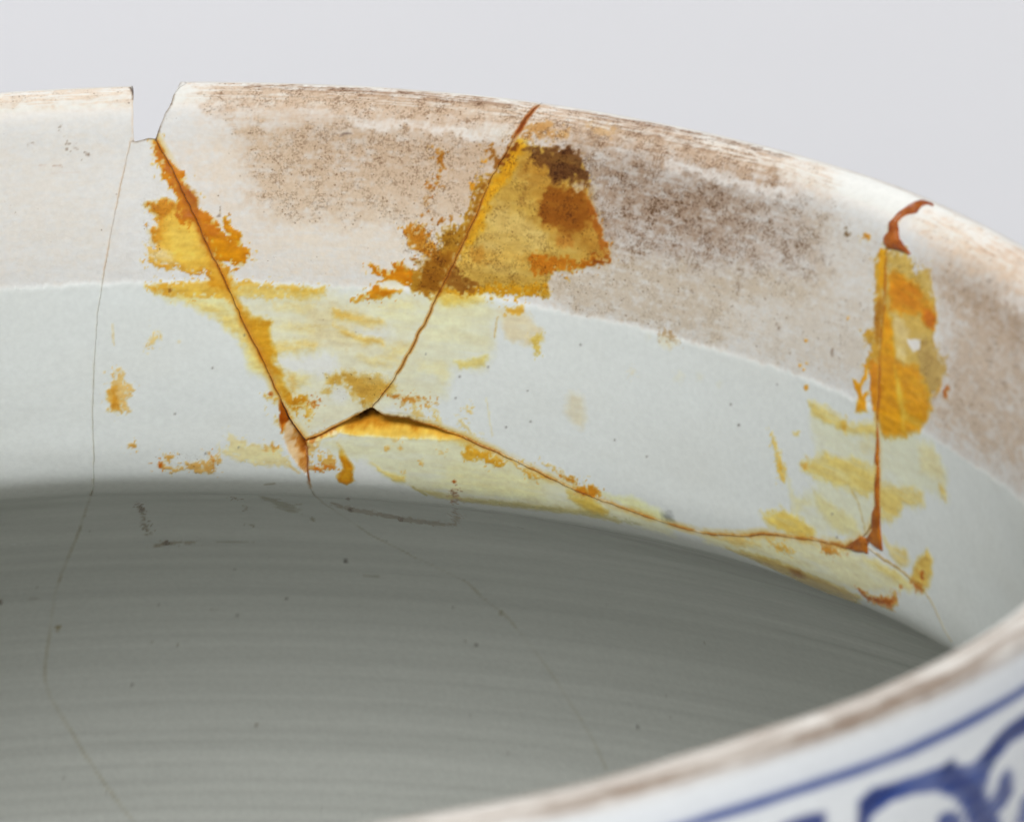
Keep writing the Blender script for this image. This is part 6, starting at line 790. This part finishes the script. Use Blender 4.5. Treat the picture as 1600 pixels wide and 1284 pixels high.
def build(name, ids, label=None):
    sel = np.isin(fid, ids); jj, ii = np.where(sel); i2 = (ii+1) % I
    own = np.zeros(N)
    for k in ids: own = own+OWN.get(k, 0)
    # shrink the sherd a hair from its borders
    cu = np.zeros(N); cv = np.zeros(N); cn = np.zeros(N)
    su, sv = SU, SV
    step = np.append(np.diff(us), D2(351-deg[-1])*UREF); fcu = us[ii]+step[ii]/2; fcv = (vs[jj]+vs[jj+1])/2
    for a, b in ((jj, ii), (jj+1, ii), (jj, i2), (jj+1, i2)):
        w = np.where((i2 == 0) & (b == 0), 0, 1); np.add.at(cu, (a, b), (fcu-su[a, b])*w); np.add.at(cv, (a, b), (fcv-sv[a, b])*w); np.add.at(cn, (a, b), w)
    L = np.hypot(cu, cv)+1e-9; h = np.where(border, HALF, 0)
    pu = XU+cu/L*h; pv = np.where(V == 0, 0, np.maximum(SV+cv/L*h, .01)); pv[0] = 0
    Pin = surf(pu.ravel(), pv.ravel(), 0, (DEP+own).ravel()).reshape(N+(3,)); nd = sm(7, 0, line_d(pu, np.minimum(pv, 40), NB)); side_ = np.clip((pu-NB[:, 0].mean())/.8, -1, 1)
    Pout = surf((pu+side_*1.0*nd*(pv > 0)).ravel(), (pv+5.*nd*sm(0, 2, pv)).ravel(), 1, 0.).reshape(N+(3,))
    Pout[0] = Pin[0]
    ca = [(SU[a, b]+(cu/L*h)[a, b], pv[a, b]) for a, b in ((jj, ii), (jj+1, ii), (jj+1, i2), (jj, i2))]
    area = .5*sum(ca[k][0]*ca[(k+1) % 4][1]-ca[(k+1) % 4][0]*ca[k][1] for k in range(4)); nom = (vs[jj+1]-vs[jj])*step[ii]
    ok = (np.abs(area) > .01*nom) & ((area > 0) == (np.median(area) > 0)) | (i2 == 0); jj, ii, i2 = jj[ok], ii[ok], i2[ok]   # leave out slivers pinched by a break
    f_in = np.stack([vidx[jj, ii], vidx[jj+1, ii], vidx[jj+1, i2], vidx[jj, i2]], 1)
    off = J*I; o_ = lambda a: np.where(a < I, a, a+off)
    f_out = o_(f_in[:, ::-1])
    walls = []
    up_ = np.zeros(fid.shape, bool); up_[1:] = sel[1:] & ~sel[:-1]; a, b = np.where(up_); walls.append(np.stack([vidx[a, (b+1) % I], vidx[a, b]], 1))
    dn = np.zeros(fid.shape, bool); dn[:-1] = sel[:-1] & ~sel[1:]; a, b = np.where(dn); walls.append(np.stack([vidx[a+1, b], vidx[a+1, (b+1) % I]], 1))
    lf = sel & ~np.roll(sel, 1, 1); a, b = np.where(lf); walls.append(np.stack([vidx[a, b], vidx[a+1, b]], 1))
    rt = sel & ~np.roll(sel, -1, 1); a, b = np.where(rt); walls.append(np.stack([vidx[a+1, (b+1) % I], vidx[a, (b+1) % I]], 1))
    w = np.concatenate(walls); wq = np.stack([w[:, 1], w[:, 0], o_(w[:, 0]), o_(w[:, 1])], 1)
    quads = np.concatenate([f_in[:, ::-1], f_out[:, ::-1], wq]); smooth = np.concatenate([np.ones(2*len(f_in), bool), np.zeros(len(wq), bool)])
    deg3 = (wq[:, 0] == wq[:, 3]) | (wq[:, 1] == wq[:, 2]); keep = np.concatenate([np.ones(2*len(f_in), bool), ~deg3]); 
    tri = [[r[0], r[1], r[2]] if r[0] == r[3] else [r[0], r[1], r[3]] for r in wq[deg3] if not (r[0] == r[3] and r[1] == r[2])]
    quads, smooth = quads[keep], smooth[keep]
    flat = np.concatenate([quads.ravel(), np.array(tri, int).ravel()]); loops = np.concatenate([np.full(len(quads), 4), np.full(len(tri), 3)]); smooth = np.concatenate([smooth, np.zeros(len(tri), bool)])
    used, inv = np.unique(flat, return_inverse=True)
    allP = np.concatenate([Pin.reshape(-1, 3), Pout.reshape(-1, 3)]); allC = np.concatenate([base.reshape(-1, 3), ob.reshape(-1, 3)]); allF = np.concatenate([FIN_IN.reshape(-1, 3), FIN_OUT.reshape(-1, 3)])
    return part(name, allP[used], inv, loops, PORC, smooth, {'pigment': np.clip(allC[used], .003, .9), 'finish': allF[used]}, label)
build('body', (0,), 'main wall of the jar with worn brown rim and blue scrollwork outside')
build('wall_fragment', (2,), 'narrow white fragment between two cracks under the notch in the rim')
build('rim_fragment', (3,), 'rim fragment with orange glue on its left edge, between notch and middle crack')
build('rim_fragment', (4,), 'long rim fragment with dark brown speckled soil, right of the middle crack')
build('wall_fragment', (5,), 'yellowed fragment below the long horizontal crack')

# ---------- old glue standing in the cracks and on the surface ----------
def glue_line(pl, half, sink, label):
    p = np.asarray(pl); t = np.gradient(p, axis=0); t /= np.linalg.norm(t, axis=1)[:, None]+1e-9; n = np.stack([-t[:, 1], t[:, 0]], 1)
    k = np.arange(len(p))*.21; dep = sink*(.5+vn(k, k*0, 201)); rows = []
    gd = -.06*sm(-.4, .45, p[:, 1]-LV(p[:, 0]))
    for s, e in ((-1, .12), (-.5, .02), (0, 0), (.5, .02), (1, .12)):
        x = p+n*half*s; rows.append(surf(x[:, 0], np.maximum(x[:, 1], 0), 0, dep+e+gd))
    rows = np.stack(rows, 1); n_ = len(p); id_ = np.arange(n_*5).reshape(n_, 5)
    f = np.stack([id_[:-1, :-1], id_[:-1, 1:], id_[1:, 1:], id_[1:, :-1]], -1).reshape(-1, 4)
    return part('glue_line', rows.reshape(-1, 3), f.ravel(), np.full(len(f), 4), GLUE['dark'], label=label)
glue_line(CR['C2'], .22, .05, 'dark glue line in the left slanting crack'); glue_line(CR['C3'], .22, .035, 'dark glue line in the middle slanting crack')
glue_line(CR['C5'], .22, .04, 'dark glue line in the upright right crack'); c4 = CR['C4b']; glue_line(c4[c4[:, 0] > CHIP_END], .22, .035, 'dark glue line in the long horizontal crack')
def bead(b):
    p = rough_line(b['p']+b['p'][:1], 77, .25, .07)[:-1]; s = .1; gu = np.arange(p[:, 0].min()-s, p[:, 0].max()+2*s, s); gv = np.arange(max(0, p[:, 1].min()-s), p[:, 1].max()+2*s, s)
    a, c = np.meshgrid(gu, gv); a = a.copy(); c = c.copy()
    cin = poly_sd((a[:-1, :-1]+a[1:, 1:])/2, (c[:-1, :-1]+c[1:, 1:])/2, p) < 0
    h_ = np.zeros(a.shape, int)
    for dj in (0, 1):
        for di in (0, 1): h_[dj:dj+cin.shape[0], di:di+cin.shape[1]] += cin
    bj_, bi_ = np.where((h_ > 0) & (h_ < 4)); A = p; B = np.roll(p, -1, 0)
    for y, x in zip(bj_, bi_):
        q_ = seg_dist(np.array([[a[y, x], c[y, x]]]), A, B); k = ((q_-[a[y, x], c[y, x]])**2).sum(-1).argmin(); a[y, x], c[y, x] = q_[k][0], max(0, q_[k][1])
    d = np.maximum(0, -poly_sd(a, c, p)); d[bj_, bi_] = 0
    t = np.clip(d/b['w'], 0, 1); H = b['h']*np.sqrt(1-(1-t)**2)*(.75+.5*fbm(a*1.1, c*1.1, 211)); H = np.where(d <= 0, -.06, H)
    gd = -.07*sm(-.4, .45, c-LV(a))
    P = surf(a.ravel(), c.ravel(), 0, (gd-H).ravel()); id_ = np.arange(a.size).reshape(a.shape); y, x = np.where(cin)
    f = np.stack([id_[y, x], id_[y, x+1], id_[y+1, x+1], id_[y+1, x]], 1); used, inv = np.unique(f.ravel(), return_inverse=True)
    part('glue_bead', P[used], inv, np.full(len(f), 4), GLUE[b['m']], label=b['l'])
for b in BEADS: bead(b)

# ---------- white studio sweep the jar stands on ----------
def backdrop():
    xs = np.linspace(-2.2, 2.2, 45); prof = [(-1.5, 0.), (.2, 0.), (1.2, 0.), (2.2, 0.)]
    for k in range(1, 13): a = k/12*math.pi/2; prof.append((2.2+.8*math.sin(a), .8-.8*math.cos(a)))
    prof += [(3.0, 1.6), (3.0, 2.4)]
    vt = [(x, y, z-.2496) for y, z in prof for x in xs]; n = len(xs)
    fc = [(r*n+c, r*n+c+1, (r+1)*n+c+1, (r+1)*n+c) for r in range(len(prof)-1) for c in range(n-1)]
    me = bpy.data.meshes.new('backdrop'); me.from_pydata(vt, [], fc); me.polygons.foreach_set('use_smooth', [True]*len(fc)); me.update()
    m, nt, b = nodes('backdrop_paper'); tc = nt.nodes.new('ShaderNodeTexCoord').outputs['Object']
    nt.links.new(mix_n(nt, noise_n(nt, 9, 4, .6, tc), (.745, .745, .765, 1), (.775, .775, .79, 1)), b.inputs['Base Color']); b.inputs['Roughness'].default_value = .9
    me.materials.append(m); o = bpy.data.objects.new('backdrop', me); scene.collection.objects.link(o); o['kind'] = 'structure'; o['label'] = 'plain pale grey studio backdrop'
backdrop()
